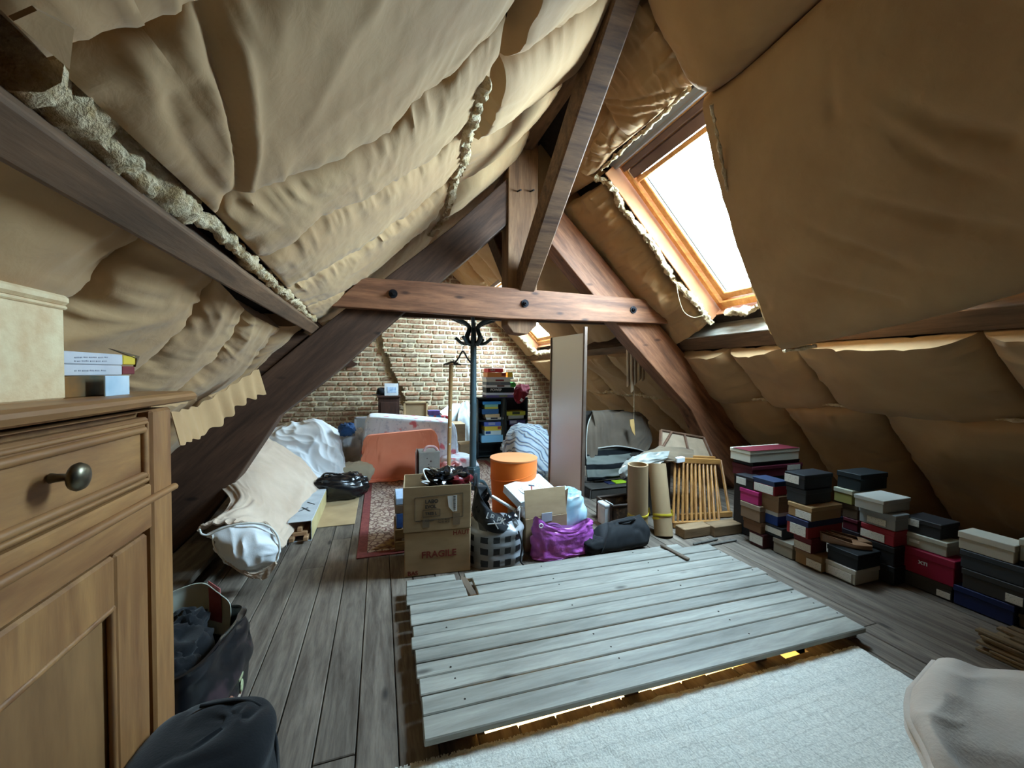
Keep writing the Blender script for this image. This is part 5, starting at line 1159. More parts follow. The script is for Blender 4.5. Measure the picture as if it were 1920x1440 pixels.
# things on the rug behind the boxes
cr0 = fl(741, 1040); m_crate = wood('crate_wood', '#6a4c2c', '#93703f', 0, 3, 6, .7, .1)
crt = thing('wooden_crate', cr0 + A(.2, .2, 0), 'low wooden crate on the oriental rug behind the moving boxes', 'crate')
xc, ycb = cr0[0], 3.03
for k in range(2): mk('crate_slat', bb(A(xc, ycb, .014 + .09 * k), A(xc + .4, ycb + .015, .014 + .09 * k + .07), .003), m_crate, crt)
for k in range(2): mk('crate_slat', bb(A(xc, ycb + .015, .014 + .09 * k), A(xc + .015, ycb + .3, .014 + .09 * k + .07), .003), m_crate, crt)
mk('crate_base', bb(A(xc + .01, ycb + .015, .012), A(xc + .39, ycb + .31, .03), .003), m_crate, crt); mk('corner_post', bb(A(xc + .015, ycb + .015, .03), A(xc + .05, ycb + .05, .17), .002), m_crate, crt)
zq = .176
for nm, c1, c2, h, lab in (('blue_box', '#2f4f8a', '#3f66a4', .11, 'blue printed box standing in the crate behind the moving boxes'), ('brown_box', '#6a5440', '#7c644e', .065, 'flat brown box on the blue box behind the moving boxes'), ('pale_blue_packet', '#8fa9c8', '#b6c6da', .05, 'pale blue packet topmost of the pile behind the moving boxes')):
    dxx = {'blue_box': 0.012, 'brown_box': .0, 'pale_blue_packet': .006}[nm]
    o = mk(nm, bb(A(xc + dxx, ycb + .02, zq), A(xc + .36, ycb + .28, zq + h), .004), M(nm, c1, c2, 9, rough=.5), loc=(xc + .2, ycb + .15, zq)); tag(o, lab, 'box'); zq += h + .001
# ---- black tote on a silver-squared bag
tsq = Nt('silver_squares'); bk = tsq.n('TexBrick'); bk.offset = 0; bk.inputs['Scale'].default_value = 6.2; bk.inputs['Mortar Size'].default_value = .115; bk.inputs['Brick Width'].default_value = .5; bk.inputs['Row Height'].default_value = .5
bk.inputs['Color1'].default_value = lin('#131316'); bk.inputs['Color2'].default_value = lin('#17171a'); bk.inputs['Mortar'].default_value = lin('#8b8d91')
sx = tsq.n('SeparateXYZ'); cx_ = tsq.n('CombineXYZ'); tc = tsq.n('TexCoord'); tsq.l(tc.outputs['Object'], sx.inputs[0]); tsq.l(sx.outputs[0], cx_.inputs[0]); tsq.l(sx.outputs[2], cx_.inputs[1]); tsq.l(cx_.outputs[0], bk.inputs['Vector'])
m_sq = tsq.out(bk.outputs['Color'], .35, .1, .5)
s0, s1 = fl(914, 1068), fl(966, 1061)
sv = thing('silver_bag', (s0 + s1) / 2 + A(0, .15, 0), 'silver bag with black squares standing under the black tote bag', 'bag')
w_ = .30; sx0 = s0[0] - .085
G = patch([[A(sx0 + x, s0[1] + y, z) for x, y in ((-.01, .30), (-.02, .12), (.07, .0), (.2, -.02), (.31, .0), (.38, .1), (.36, .26), (.18, .34))] for z in (0, .06, .16, .24)] + [[A(sx0 + .17 + (x - .17) * .7, s0[1] + .13 + (y - .13) * .7, .29) for x, y in ((-.01, .30), (-.02, .12), (.07, .0), (.2, -.02), (.31, .0), (.38, .1), (.36, .26), (.18, .34))]], 34, 64, True)
G = wrinkle(G, .008, 4, 6, 101); V, Fc = grid(G, True); mk('bag_body', (V, list(Fc) + [tuple(range(64))[::-1], tuple(range(33 * 64, 34 * 64))]), m_sq, sv, True)
mk('strap', tube(cr([A(sx0 + .30, s0[1] - .02, .25), A(sx0 + .325, s0[1] - .03, .15), A(sx0 + .31, s0[1] - .04, .05), A(sx0 + .34, s0[1] - .05, .008)], 24), .006, 6), m_pl, sv, True)
tt = thing('tote_bag', A(sx0 + .15, s0[1] + .1, .29), 'black cotton tote bag with white lettering on the silver bag', 'bag')
G = patch([[pY(889, 912, 2.86), pY(896, 915, 2.80), pY(906, 942, 2.72), pY(926, 962, 2.70), pY(950, 968, 2.72), pY(975, 962, 2.80)],
           [pY(886, 950, 2.86), pY(896, 950, 2.74), pY(912, 960, 2.66), pY(932, 972, 2.62), pY(955, 980, 2.64), pY(978, 975, 2.78)],
           [pY(886, 985, 2.86), pY(898, 985, 2.72), pY(915, 988, 2.60), pY(935, 992, 2.56), pY(955, 994, 2.60), pY(970, 990, 2.76)],
           [pY(890, 1020, 2.86), pY(902, 1018, 2.76), pY(918, 1016, 2.68), pY(936, 1018, 2.66), pY(952, 1014, 2.68), pY(962, 1004, 2.80)]], 40, 50)
G = wrinkle(G, .007, 4, 4, 103)
mk('tote_cloth', slab(G, .08), m_blk, tt, True)
mk('tote_handle', tube(cr([pY(889, 912, 2.86), pY(890, 895, 2.9), pY(893, 890, 2.95), pY(896, 915, 2.82)], 20), .010, 8), m_blk, tt, True)
wi = M('white_ink', '#cfd0d0')
text('LB', pY(910, 971, 2.62), A(.9, -.15, -.35), A(.35, .1, 1), .058, wi, tt, bold=.001); text('PK', pY(930, 979, 2.585), A(.9, -.15, -.30), A(.3, .1, 1), .055, wi, tt, bold=.001)
mk('printed_cross', join(bar(pY(914, 983, 2.575), pY(940, 981, 2.545), .004, .008), bar(pY(925, 976, 2.57), pY(934, 992, 2.55), .004, .008)), wi, tt)
mk('plastic_packet', slab(wrinkle(patch([[pY(945, 965, 2.66), pY(965, 958, 2.72)], [pY(948, 985, 2.62), pY(970, 975, 2.7)], [pY(958, 1000, 2.62), pY(982, 988, 2.7)]], 18, 18), .012, 3, 3, 107), .01), m_bin, tt, True)
# white umbrella-like strut and papers beside the carton
o = mk('pointed_stick', bar(pY(922, 930, 3.0), pY(967, 957, 2.86), .025, .02), m_wp, loc=fl(940, 1000)); tag(o, 'white pointed slat sticking out between the tote bag and the cartons', 'slat')
o = mk('printed_papers', join(*[bx(pY(975, 968, 2.80) + A(.006 * k, .005 * k, .01 * (k % 3)), (.004, .16, .12 + .01 * k), rot(-.9 + .1 * k, .1), .001) for k in range(4)]), M('magazine_print', '#6a5148', '#c7c4bf', 12, rough=.4), loc=fl(975, 1010)); tag(o, 'folded leaflets standing up between tote bag and carton', 'leaflet', kind='thing')
# ---- carton with open flaps and the scale box
c0, c1 = fl(985, 1036), fl(1062, 1022); xk = (c1 - c0) / np.linalg.norm(c1 - c0); yk_ = A(-xk[1], xk[0], 0); wk = np.linalg.norm(c1 - c0); hk = pY(985, 974, c0[1])[2]; dk_ = .36; KR = np.stack([xk, yk_, A(0, 0, 1)], 1)
ct = thing('open_carton', c0 + xk * wk / 2 + yk_ * dk_ / 2, 'open brown carton with raised flaps behind the purple shopping bag', 'carton')
for c, s in ((A(wk / 2, 0, hk / 2), (wk, .006, hk)), (A(wk / 2, dk_, hk / 2), (wk, .006, hk)), (A(0, dk_ / 2, hk / 2), (.006, dk_, hk)), (A(wk, dk_ / 2, hk / 2), (.006, dk_, hk)), (A(wk / 2, dk_ / 2, .004), (wk, dk_, .006))): mk('carton_wall', bx(c0 + KR @ c, s, KR, .002), m_tan, ct)
mk('front_flap', bx(c0 + KR @ A(wk / 2, .02, hk + .105), (wk, .005, .21), KR @ rot(0, -.16), .002), m_tan, ct)
ff = [c0 + KR @ A(wk + .0, .02, hk), c0 + KR @ A(wk + .0, dk_ - .05, hk), c0 + KR @ A(wk + .11, dk_ * .5, hk + .14), c0 + KR @ A(wk + .02, .02, hk + .19)]
mk('side_flap', prism(ff, tuple(KR @ A(.004, 0, .002))), M('pale_cardboard', '#a8947a', '#b7a48a', 5), ct)
mk('tape_patch', bx(c0 + KR @ A(wk * .5, -.004, hk - .005), (.09, .003, .07), KR, .001), M('clear_tape', '#9aa0a2', '#a9aeb0', 5, rough=.2), ct)
sA, sB, sC, sD_ = pY(945, 910, 3.02), pY(1010, 888, 3.22), pY(1040, 910, 3.02), pY(977, 943, 2.80)
scb = thing('scale_box', (sA + sC) / 2, 'white flat box printed with a round kitchen scale lying tilted on the carton', 'box')
nsb = np.cross(sC - sA, sB - sA); nsb = nsb / np.linalg.norm(nsb); nsb = nsb if nsb[2] > 0 else -nsb
sC = sA + (sB - sA) + (sD_ - sA)
mk('box_body', prism([sA, sB, sC, sD_], tuple(-nsb * .06)), M('white_gloss_card', '#bcc6cb', '#ccd4d7', 5, rough=.4), scb)
ctr = sA * .22 + sB * .18 + sC * .30 + sD_ * .30; xa = (sC - sD_) / np.linalg.norm(sC - sD_); FRs = frame(xa, nsb)
dial = mk('scale_dial', lathe(ctr + nsb * .001, [(.118, 0), (.118, .002), (.10, .003), (.01, .003)], 40, R=FRs), M('dial_white', '#cfd4d2', '#d8dcda', 5, rough=.4), scb)
mk('dial_ticks', join(*[bx(ctr + FRs @ A(.09 * math.cos(k * .2618), .09 * math.sin(k * .2618), .0045), (.018, .005, .001), FRs @ rot(k * .2618), .0003) for k in range(24)]), M('dial_ink', '#5b6468'), dial)
mk('dial_rim', tube(np.array([ctr + FRs @ A(.118 * math.cos(a), .118 * math.sin(a), .002) for a in np.linspace(0, 2 * math.pi, 48)]), .0022, 5), M('dial_ink', '#5b6468'), dial)
mk('dial_pointer', bx(ctr + FRs @ A(.0, .0, .006), (.085, .012, .002), FRs @ rot(.75), .0005), M('pointer_red', '#8a3b34'), dial); mk('dial_pointer_tip', bx(ctr + FRs @ A(.035, .034, .0065), (.05, .018, .002), FRs @ rot(-.7), .0005), M('pointer_dark', '#3a4a58'), dial)
# ---- purple shopping bag, blue bag behind
tpu = Nt('purple_woven_plastic'); v = tpu.coord(); c = tpu.ramp(tpu.noise(v, 10, 5), [(.3, '#9c46a2'), (.7, '#c066bd')]); tpu.bump(tpu.noise(v, 24, 5), .5, .012); m_pur = tpu.out(c, .4, 0, .5)
pu = thing('purple_bag', fl(1060, 1050), 'purple woven plastic shopping bag in front of the open carton', 'bag')
ftp = lambda px, py, y: pY(px, py, y)
loop = lambda zpy, k, dy: [ftp(1002 - 2 * k, zpy[0], 2.66 + dy), ftp(1010, zpy[1], 2.56), ftp(1040, zpy[2], 2.53), ftp(1075, zpy[3], 2.53), ftp(1104, zpy[4], 2.56), ftp(1112, zpy[5], 2.66 + dy), ftp(1085, zpy[6], 2.82), ftp(1035, zpy[7], 2.82)]
z1 = lambda zz: [A(1.04, 2.66, zz), A(1.10, 2.575, zz), A(1.24, 2.56, zz), A(1.40, 2.565, zz), A(1.53, 2.60, zz), A(1.555, 2.70, zz), A(1.42, 2.80, zz), A(1.16, 2.80, zz)]
top = [pY(1000, 972, 2.68), pY(1006, 970, 2.60), pY(1034, 985, 2.58), pY(1068, 990, 2.58), pY(1098, 972, 2.60), pY(1111, 976, 2.70), pY(1090, 985, 2.82), pY(1030, 985, 2.82)]
m1 = [(z1(.18)[i] * .5 + top[i] * .5) for i in range(8)]
G = patch([z1(.006), z1(.04), [a * .7 + b * .3 for a, b in zip(z1(.1), top)], [a * .35 + b * .65 for a, b in zip(z1(.12), top)], top], 46, 90, True)
G = wrinkle(G, .009, 4, 7, 111, o=3); V, Fc = grid(G, True); mk('bag_body', (V, list(Fc) + [tuple(range(90))[::-1]]), m_pur, pu, True)
mk('bag_inside', (lambda V: (V, [tuple(range(90))]))(G[36] + A(0, 0, 0)), M('purple_inside', '#4c2350', '#5c2c60', 6), pu)
mk('handle', tube(cr([pY(1022, 990, 2.66), pY(1030, 983, 2.70), pY(1046, 984, 2.72), pY(1054, 992, 2.66)], 20), .010, 8), M('purple_webbing', '#5d2c62', '#6c3672', 6), pu, True)
mk('eyelet', tube(np.array([pY(1014.5, 986, 2.555) + A(.014 * math.cos(a), 0, .014 * math.sin(a)) for a in np.linspace(0, 2 * math.pi, 20)]), .004, 6), m_wp, pu, True)
text('K', pY(1103, 1035, 2.555), (1, .1, 0), (0, 0, 1), .045, wi, pu)
bb2 = thing('blue_bag', fl(1075, 1020), 'pale blue and white plastic bag standing behind the purple bag', 'bag')
mk('bag_body', blob(fl(1066, 1020) + A(.06, .17, .19), (.15, .10, .2), 113, .02, 2.6, (30, 36)), M('pale_blue_plastic', '#8fb4c4', '#c3cdd0', 7, rough=.3), bb2, True)
# ---- black document bag on the floor
m_fb = cloth('black_nylon', '#0b0c0f', '#121418', 160, .7)
kb = thing('document_bag', fl(1165, 1038), 'flat black briefcase bag lying on its side right of the purple bag', 'bag')
kx = np.linspace(0, 1, 5)
G = patch([[A(1.56 + .40 * t, 2.54 - .01 * t + .02, .004) for t in kx], [A(1.55 + .42 * t, 2.50 + .02 * t, .05) for t in kx], [A(1.60 + .40 * t, 2.53 + .02 * t, .13 + .01 * t) for t in kx], [A(1.66 + .33 * t, 2.60 + .03 * t, .185 + .02 * t) for t in kx], [A(1.67 + .33 * t, 2.68 + .02 * t, .18 + .02 * t) for t in kx], [A(1.62 + .36 * t, 2.76, .1) for t in kx], [A(1.58 + .40 * t, 2.76, .004) for t in kx]], 50, 40)
G = wrinkle(G, .006, 5, 3, 117); V, Fc = grid(G); k = 40; nE = 50
mk('bag_body', (V, list(Fc) + [tuple(i * k for i in range(nE)), tuple(i * k + k - 1 for i in range(nE))[::-1]]), m_fb, kb, True)
mk('handle', tube(cr([A(1.76, 2.63, .185), A(1.79, 2.60, .205), A(1.88, 2.60, .215), A(1.92, 2.64, .20)], 24), .011, 8), m_fb, kb, True)
mk('flap_piece', blob(A(1.53, 2.60, .055), (.10, .08, .055), 119, .01, 2, (16, 22)), m_fb, kb, True)
# ---- tall satin door panel
pr0, pl0 = fl(1092, 964), A(1.79, 4.02, 0); w_p = np.linalg.norm(pl0 - pr0); xp = (pr0 - pl0) / w_p; yp = A(-xp[1], xp[0], 0); hp2 = 1.74
tsat = Nt('satin_pale_door'); tsat.bump(tsat.noise(tsat.coord((1, 1, 1)), 500, 2), .03, .001); m_sat = tsat.out(lin('#efeff0'), .36, .75, .5)
PRm = np.stack([xp, yp, A(0, 0, 1)], 1) @ rot(0, 0, .012)
dp = thing('sliding_door', (pr0 + pl0) / 2, 'tall pale satin wardrobe door standing upright in the middle of the attic', 'door panel')
pc2 = (pr0 + pl0) / 2
mk('door_panel', bx(pc2 + PRm @ A(0, 0, hp2 / 2 + .05), (w_p - .03, .016, hp2 - .10), PRm, .003), m_sat, dp)
m_dfr = M('bronze_edge_profile', '#6b5a50', '#7a685c', 5, rough=.35, metal=.6)
for x in (-w_p / 2 + .012, w_p / 2 - .012): mk('edge_profile', bx(pc2 + PRm @ A(x, 0, hp2 / 2 + (.03 if x > 0 else -.0)), (.026, .036, hp2 + (.06 if x > 0 else 0)), PRm, .004), m_dfr, dp)
mk('bottom_rail', bx(pc2 + PRm @ A(0, 0, .07), (w_p - .04, .026, .05), PRm, .003), M('grey_profile', '#8d9094', '#9a9da0', 5, rough=.35, metal=.5), dp); mk('top_rail', bx(pc2 + PRm @ A(0, 0, hp2 - .03), (w_p - .04, .02, .02), PRm, .003), m_sat, dp)
# ================================================================== right of the door panel
m_tow = cloth('charcoal_towel', '#55493e', '#685a4c', 140, .95, 3, .4)
m_dk = M('dark_chest_paint', '#2a2622', '#38322c', 5, rough=.7)
Yc = 3.92; cx0, cx1 = pY(1100, 850, Yc)[0], pY(1222, 850, Yc)[0]; zt1_ = pY(1160, 773, Yc)[2]
ac = thing('armchair', ((cx0 + cx1) / 2, 4.2, 0), 'old armchair covered by a charcoal towel beside the tall door panel', 'armchair')
mk('chair_back', bx(((cx0 + cx1) / 2 + .02, 4.33, zt1_ / 2 + .1), (.66, .14, zt1_ - .24), rot(0, -.06), .04), m_dk, ac)
mk('chair_seat', bb(A(cx0 + .1, 3.98, .26), A(cx1 - .06, 4.3, .42), .03), m_dk, ac)
for x in (cx0 + .12, cx1 - .12):
    for y in (4.0, 4.3): mk('leg', bb(A(x - .025, y - .025, 0), A(x + .025, y + .025, .27), .006), m_dk, ac)
tw = thing('towel', ((cx0 + cx1) / 2, 4.2, .3), 'charcoal grey bath towel with a pale border hung over the armchair', 'towel')
yt = lambda a, b, Y: pY(a, b, Y)
G = patch([[yt(1114, 772, 4.45), yt(1150, 772, 4.45), yt(1200, 776, 4.45), yt(1216, 790, 4.45)], [yt(1110, 772, 4.22), yt(1150, 771, 4.2), yt(1198, 775, 4.2), yt(1214, 792, 4.22)], [yt(1112, 778, 4.08), yt(1150, 778, 4.06), yt(1200, 782, 4.06), yt(1218, 800, 4.1)], [yt(1116, 805, 4.02), yt(1150, 806, 4.0), yt(1202, 808, 4.0), yt(1222, 826, 4.05)], [yt(1118, 840, 3.99), yt(1155, 836, 3.97), yt(1190, 841, 3.97), yt(1213, 848, 3.99)]], 60, 60)
Gt = wrinkle(G, .011, 2, 7, 121); mk('towel_cloth', slab(Gt, .012), m_tow, tw, True)
mk('pale_border', tube(Gt[-1] + A(0, -.012, 0), .007, 6), M('pale_border_cotton', '#a9a59c', '#b8b4aa', 30), tw, True)
G2 = wrinkle(patch([[yt(1112, 772, 4.22), yt(1118, 776, 4.1)], [yt(1101, 800, 4.05), yt(1119, 805, 4.0)], [yt(1099, 850, 3.98), yt(1121, 845, 3.95)], [yt(1103, 872, 3.94), yt(1117, 866, 3.94)]], 34, 14), .008, 3, 2, 123)
mk('hanging_corner', slab(G2, .012), m_tow, tw, True); mk('pale_border', tube(G2[::-1, 0] + A(-.004, -.012, 0), .006, 6), M('pale_border_cotton', '#a9a59c'), tw, True)
tsb = Nt('grey_black_stripes'); wv = tsb.n('TexWave', bands_direction='Z'); wv.inputs['Scale'].default_value = 2.3; wv.inputs['Distortion'].default_value = .6; tsb.l(tsb.coord(), wv.inputs['Vector']); c = tsb.ramp(wv.outputs['Fac'], [(.3, '#16181a'), (.36, '#6a6c66')]); m_sb = tsb.out(c, .95, 0, .1)
sbk = thing('striped_blanket', ((cx0 + cx1) / 2, 4.1, .3), 'grey and black striped blanket folded on the armchair seat below the towel', 'blanket')
G = wrinkle(patch([[yt(1104, 828, 4.1), yt(1150, 832, 4.05), yt(1208, 842, 4.08)], [yt(1101, 855, 3.96), yt(1150, 862, 3.92), yt(1200, 868, 3.95)], [yt(1100, 880, 3.90), yt(1140, 882, 3.86), yt(1190, 880, 3.90)], [yt(1102, 903, 3.90), yt(1140, 899, 3.87), yt(1180, 893, 3.90)]], 44, 40), .012, 4, 3, 127)
mk('blanket_cloth', slab(G, .02), m_sb, sbk, True)
# things stored under the armchair
def small(name, px0, px1, pyt, pyb, Y, mat, lab, cat, dep=.15, zb=None):
    a, b = pY(px0, pyt, Y), pY(px1, pyb, Y); z0 = b[2] if zb is None else zb
    o = mk(name, bb(A(a[0], Y, z0), A(b[0], Y + dep, a[2]), .004), mat, loc=((a[0] + b[0]) / 2, Y + dep / 2, z0)); return tag(o, lab, cat)
lowc = thing('low_chest', (2.35, 3.95, 0), 'low dark chest on the floor under the armchair', 'chest')
mk('chest_body', bb(A(cx0 - .05, 3.72, 0), A(cx1 - .08, 3.96, .10), .01), m_dk, lowc)
mk('chest_lid', bb(A(cx0 - .06, 3.71, .10), A(cx1 - .07, 3.965, .118), .006), m_dk, lowc)
small('lime_green_box', 1155, 1176, 905, 932, 3.78, M('lime_plastic', '#7f9a1e', '#98b42c', 8, rough=.35), 'lime green box standing under the armchair', 'box', .1, .119)
small('navy_box', 1141, 1153, 907, 934, 3.79, M('navy_card', '#15182e', '#1d2140', 8, rough=.5), 'narrow navy box left of the lime green box under the armchair', 'box', .1, .119)
o = mk('paper_tag', bx(pY(1114, 925, 3.74), (.10, .004, .12), rot(.1, .12), .001), m_wp, loc=pY(1114, 934, 3.74)); tag(o, 'white care tag hanging from the striped blanket', 'tag')
# basket and white canister
m_bsk = Nt('brown_floral_tin'); v = m_bsk.coord(); c = m_bsk.ramp(m_bsk.noise(v, 22, 4), [(.42, '#3a2a20'), (.55, '#4b382a'), (.66, '#7c6048')]); m_bsk = m_bsk.out(c, .55, 0, .4)
b0_ = fl(1148, 992); bk0, bk1 = fl(1150, 992)[0], fl(1188, 988)[0]
bsk = thing('brown_basket', A(bk0 + .17, 3.1, 0), 'brown patterned storage basket with an open top left of the cardboard tubes', 'basket')
zb3 = pY(1150, 950, 2.96)[2]
for a, b in ((A(bk0, 2.96, .004), A(bk0 + .34, 2.975, zb3)), (A(bk0, 3.22, .004), A(bk0 + .34, 3.235, zb3)), (A(bk0, 2.96, .004), A(bk0 + .015, 3.235, zb3)), (A(bk0 + .325, 2.96, .004), A(bk0 + .34, 3.235, zb3))): mk('basket_wall', bb(a, b, .005), m_bsk, bsk)
mk('basket_base', bb(A(bk0, 2.96, .002), A(bk0 + .34, 3.235, .02), .004), m_bsk, bsk)
mk('rim', join(*[tube([p, q], .014, 8) for p, q in ((A(bk0, 2.967, zb3), A(bk0 + .34, 2.967, zb3)), (A(bk0, 3.228, zb3), A(bk0 + .34, 3.228, zb3)), (A(bk0 + .006, 2.967, zb3), A(bk0 + .006, 3.228, zb3)), (A(bk0 + .333, 2.967, zb3), A(bk0 + .333, 3.228, zb3)))]), M('dark_leather_rim', '#2f221a', '#3c2c22', 9, rough=.45), bsk, True)
w0 = fl(1128, 985)
wc = thing('white_canister', w0 + A(.04, .06, 0), 'small white cardboard canister beside the brown basket', 'box')
mk('canister_body', bb(A(w0[0], 3.0, .008), A(w0[0] + .085, 3.12, .17), .006), m_wp, wc); mk('lid', bb(A(w0[0] - .004, 2.996, .17), A(w0[0] + .089, 3.124, .20), .008), m_wp, wc)
# cardboard tubes
m_tube = M('brown_tube_card', '#94795a', '#a28866', 5, (1, 1, .4), .75); m_yt = M('yellow_tape', '#b9a32f', '#cdb840', 8, rough=.4); m_tin = M('tube_inside', '#4e3f2f', '#5c4b39', 5)
for (bp, tp_, r, lab) in ((fl(1204, 1004), pY(1203, 873, 2.74), .083, 'upright thick cardboard tube with yellow tape, left of the two'), (fl(1254, 1010), pY(1239, 872, 2.80), .074, 'slightly leaning cardboard tube with yellow tape, right of the two')):
    bp = bp + A(0, .06, .003); d = tp_ + A(0, .05, 0) - bp; L = np.linalg.norm(d); R_ = frame(np.cross(A(0, 1, 0), d), d)
    t = thing('cardboard_tube', bp, lab, 'tube', 'tall cardboard tubes')
    mk('tube_wall', lathe(bp, [(r, 0), (r, L), (r - .012, L), (r - .012, L - .12), (.002, L - .121)], 32, R=R_), m_tube, t, True, auto=.6)
    for q, w in ((.27, .018), (.22, .02)): mk('tape_band', lathe(bp, [(r + .0015, L * q), (r + .003, L * q + w * .5), (r + .0015, L * q + w)], 32, R=R_ @ rot(0, .03 * (1 if q > .25 else -1), 0)), m_yt, t, True)
    if 'right' in lab: mk('tape_tail', slab(wrinkle(patch([[bp + R_ @ A(r, 0, L * .27), bp + R_ @ A(r, .01, L * .31)], [bp + R_ @ A(r + .03, -.02, L * .26), bp + R_ @ A(r + .02, -.02, L * .36)]], 10, 10), .006), .002), m_yt, t, True)
# wooden cot side
m_cot = wood('amber_cot_wood', '#7a4f26', '#b07a3f', 2, 3, 6, .45, .1); m_coth = wood('amber_cot_rail', '#8a5c2e', '#c08c50', 0, 3, 6, .4, .05)
bl0, br0 = fl(1262, 990), fl(1348, 986); tl0, tr0 = pY(1266, 862, 3.02), pY(1340, 866, 3.02)
cot = thing('cot_side', (bl0 + br0) / 2, 'slatted wooden cot side leaning beside the cardboard tubes', 'cot side')
xx = (br0 - bl0); xx = xx / np.linalg.norm(xx)
mk('bottom_rail', bar(bl0 + A(0, .0, .03), br0 + A(0, 0, .03), .03, .05), m_coth, cot); mk('top_rail', bar(tl0 - xx * .03, tr0 + xx * .05, .034, .05), m_coth, cot)
mk('top_rail', bar(tl0 - xx * .03 + A(0, .06, .02), tr0 + xx * .05 + A(0, .06, .02), .03, .04), m_coth, cot)
for k in range(11):
    t_ = k / 10; mk('slat', bar(bl0 * (1 - t_) + br0 * t_ + A(0, 0, .04), tl0 * (1 - t_) + tr0 * t_ - A(0, 0, .015), .018, .020, up=(0, 1, 0)), m_cot, cot)
for k, t_ in enumerate((-.02, .06, .14)): mk('white_clip', bx(tl0 + xx * (.30 * t_) + A(0, -.035, .004 + .004 * k), (.036, .05, .05), frame(xx), .006), m_wp, cot)
for k in range(6):
    t_ = k / 5; mk('rear_slat', bar(bl0 * (1 - t_) + br0 * t_ + A(.27, .14, .04), tl0 * (1 - t_) + tr0 * t_ + A(.20, .12, -.02), .018, .026, up=(0, 1, 0)), m_cot, cot)
o0_ = bl0 + A(.2, .14, .03); mk('rear_rail', bar(o0_, br0 + A(.30, .14, .03), .03, .05), m_coth, cot)
# canvas seen from the back and a cloth-wrapped bundle
fp = [pY(1238, 806, 3.42), pY(1317, 820, 3.30), pY(1338, 868, 3.10), pY(1236, 850, 3.2)]
cv = thing('canvas_frame', fl(1290, 950), 'stretched canvas seen from behind leaning over the cot side', 'canvas')
mk('canvas', slab(patch([[fp[0], fp[1]], [fp[3], fp[2]]], 6, 6), .008), M('raw_canvas', '#7d6a55', '#8c7862', 8), cv)
m_cvf = wood('stretcher_wood', '#4d3527', '#6e4f3b', 0, 3, 6)
for a, b in ((0, 1), (1, 2), (2, 3), (3, 0)): mk('stretcher_bar', bar(fp[a] + A(0, -.012, 0), fp[b] + A(0, -.012, 0), .02, .03, up=(0, 1, 0)), m_cvf, cv)
mk('stretcher_brace', bar(fp[0] * .75 + fp[1] * .25 + A(0, -.012, 0), fp[3] + A(0, -.012, .02), .018, .025, up=(0, 1, 0)), m_cvf, cv); mk('stretcher_brace', bar(fp[0] * .45 + fp[1] * .55 + A(0, -.012, 0), fp[3] * .45 + fp[2] * .55 + A(0, -.012, 0), .018, .025, up=(0, 1, 0)), m_cvf, cv)
wr_ = thing('wrapped_bundle', fl(1210, 960), 'brown cloth bundle under clear plastic between armchair and cot side', 'bundle')
G = wrinkle(patch([[pY(1180, 868, 3.15), pY(1232, 838, 3.2), pY(1300, 842, 3.25)], [pY(1172, 872, 3.05), pY(1225, 850, 3.0), pY(1300, 856, 3.06)], [pY(1168, 885, 3.0), pY(1220, 866, 2.94), pY(1290, 866, 3.02)]], 26, 40), .010, 3, 4, 131)
mk('brown_cloth', slab(G, .05), cloth('brown_linen', '#5f5040', '#75644f', 120), wr_, True)
G = wrinkle(patch([[pY(1175, 862, 3.1), pY(1215, 850, 2.98), pY(1255, 846, 2.98)], [pY(1160, 880, 3.0), pY(1195, 868, 2.92), pY(1250, 860, 2.94)], [pY(1166, 900, 2.98), pY(1185, 890, 2.93), pY(1240, 868, 2.92)]], 22, 26), .010, 4, 4, 133)
mk('clear_plastic', slab(G, .006), M('crumpled_clear_plastic', '#858680', '#a5a6a0', 6, rough=.12, spec=.8), wr_, True)
stt = mk('storage_chest', bb(A(2.36, 3.12, 0), A(2.68, 3.40, .50), .01), m_dk, loc=(2.4, 3.2, 0)); tag(stt, 'dark trunk standing behind the cardboard tubes, carrying the wrapped bundle', 'trunk')
# timber blocks
m_blk2 = wood('sawn_pine_block', '#6d573e', '#94785a', 0, 3, 6, .75, .1)
p, q = fl(1284, 1012), fl(1336, 1004)
o = mk('timber_block', bx((p + q) / 2 + A(0, .06, .042), (np.linalg.norm(q - p), .11, .08), frame(q - p), .005), m_blk2, loc=(p + q) / 2); tag(o, 'pale sawn timber block on the floor in front of the cot side', 'block')
p, q = fl(1340, 1008), fl(1396, 1000)
o = mk('timber_block', bx((p + q) / 2 + A(0, .06, .045), (np.linalg.norm(q - p), .12, .085), frame(q - p), .005), m_blk2, loc=(p + q) / 2); tag(o, 'darker timber block between the cot side and the shoe boxes', 'block')
for k, (a, b) in enumerate((((1292, 1030), (1380, 1014)), ((1300, 1022), (1345, 1012)))):
    p, q = fl(*a), fl(*b); o = mk('metal_strip', bar(p + A(0, 0, .008), q + A(0, 0, .008), .022, .012), M('dull_metal', '#5d5a54', '#716d66', 9, rough=.5, metal=.4), loc=(p + q) / 2); tag(o, ('long dull metal strip' if k == 0 else 'short dull metal strip') + ' lying on the floor by the platform corner', 'strip')
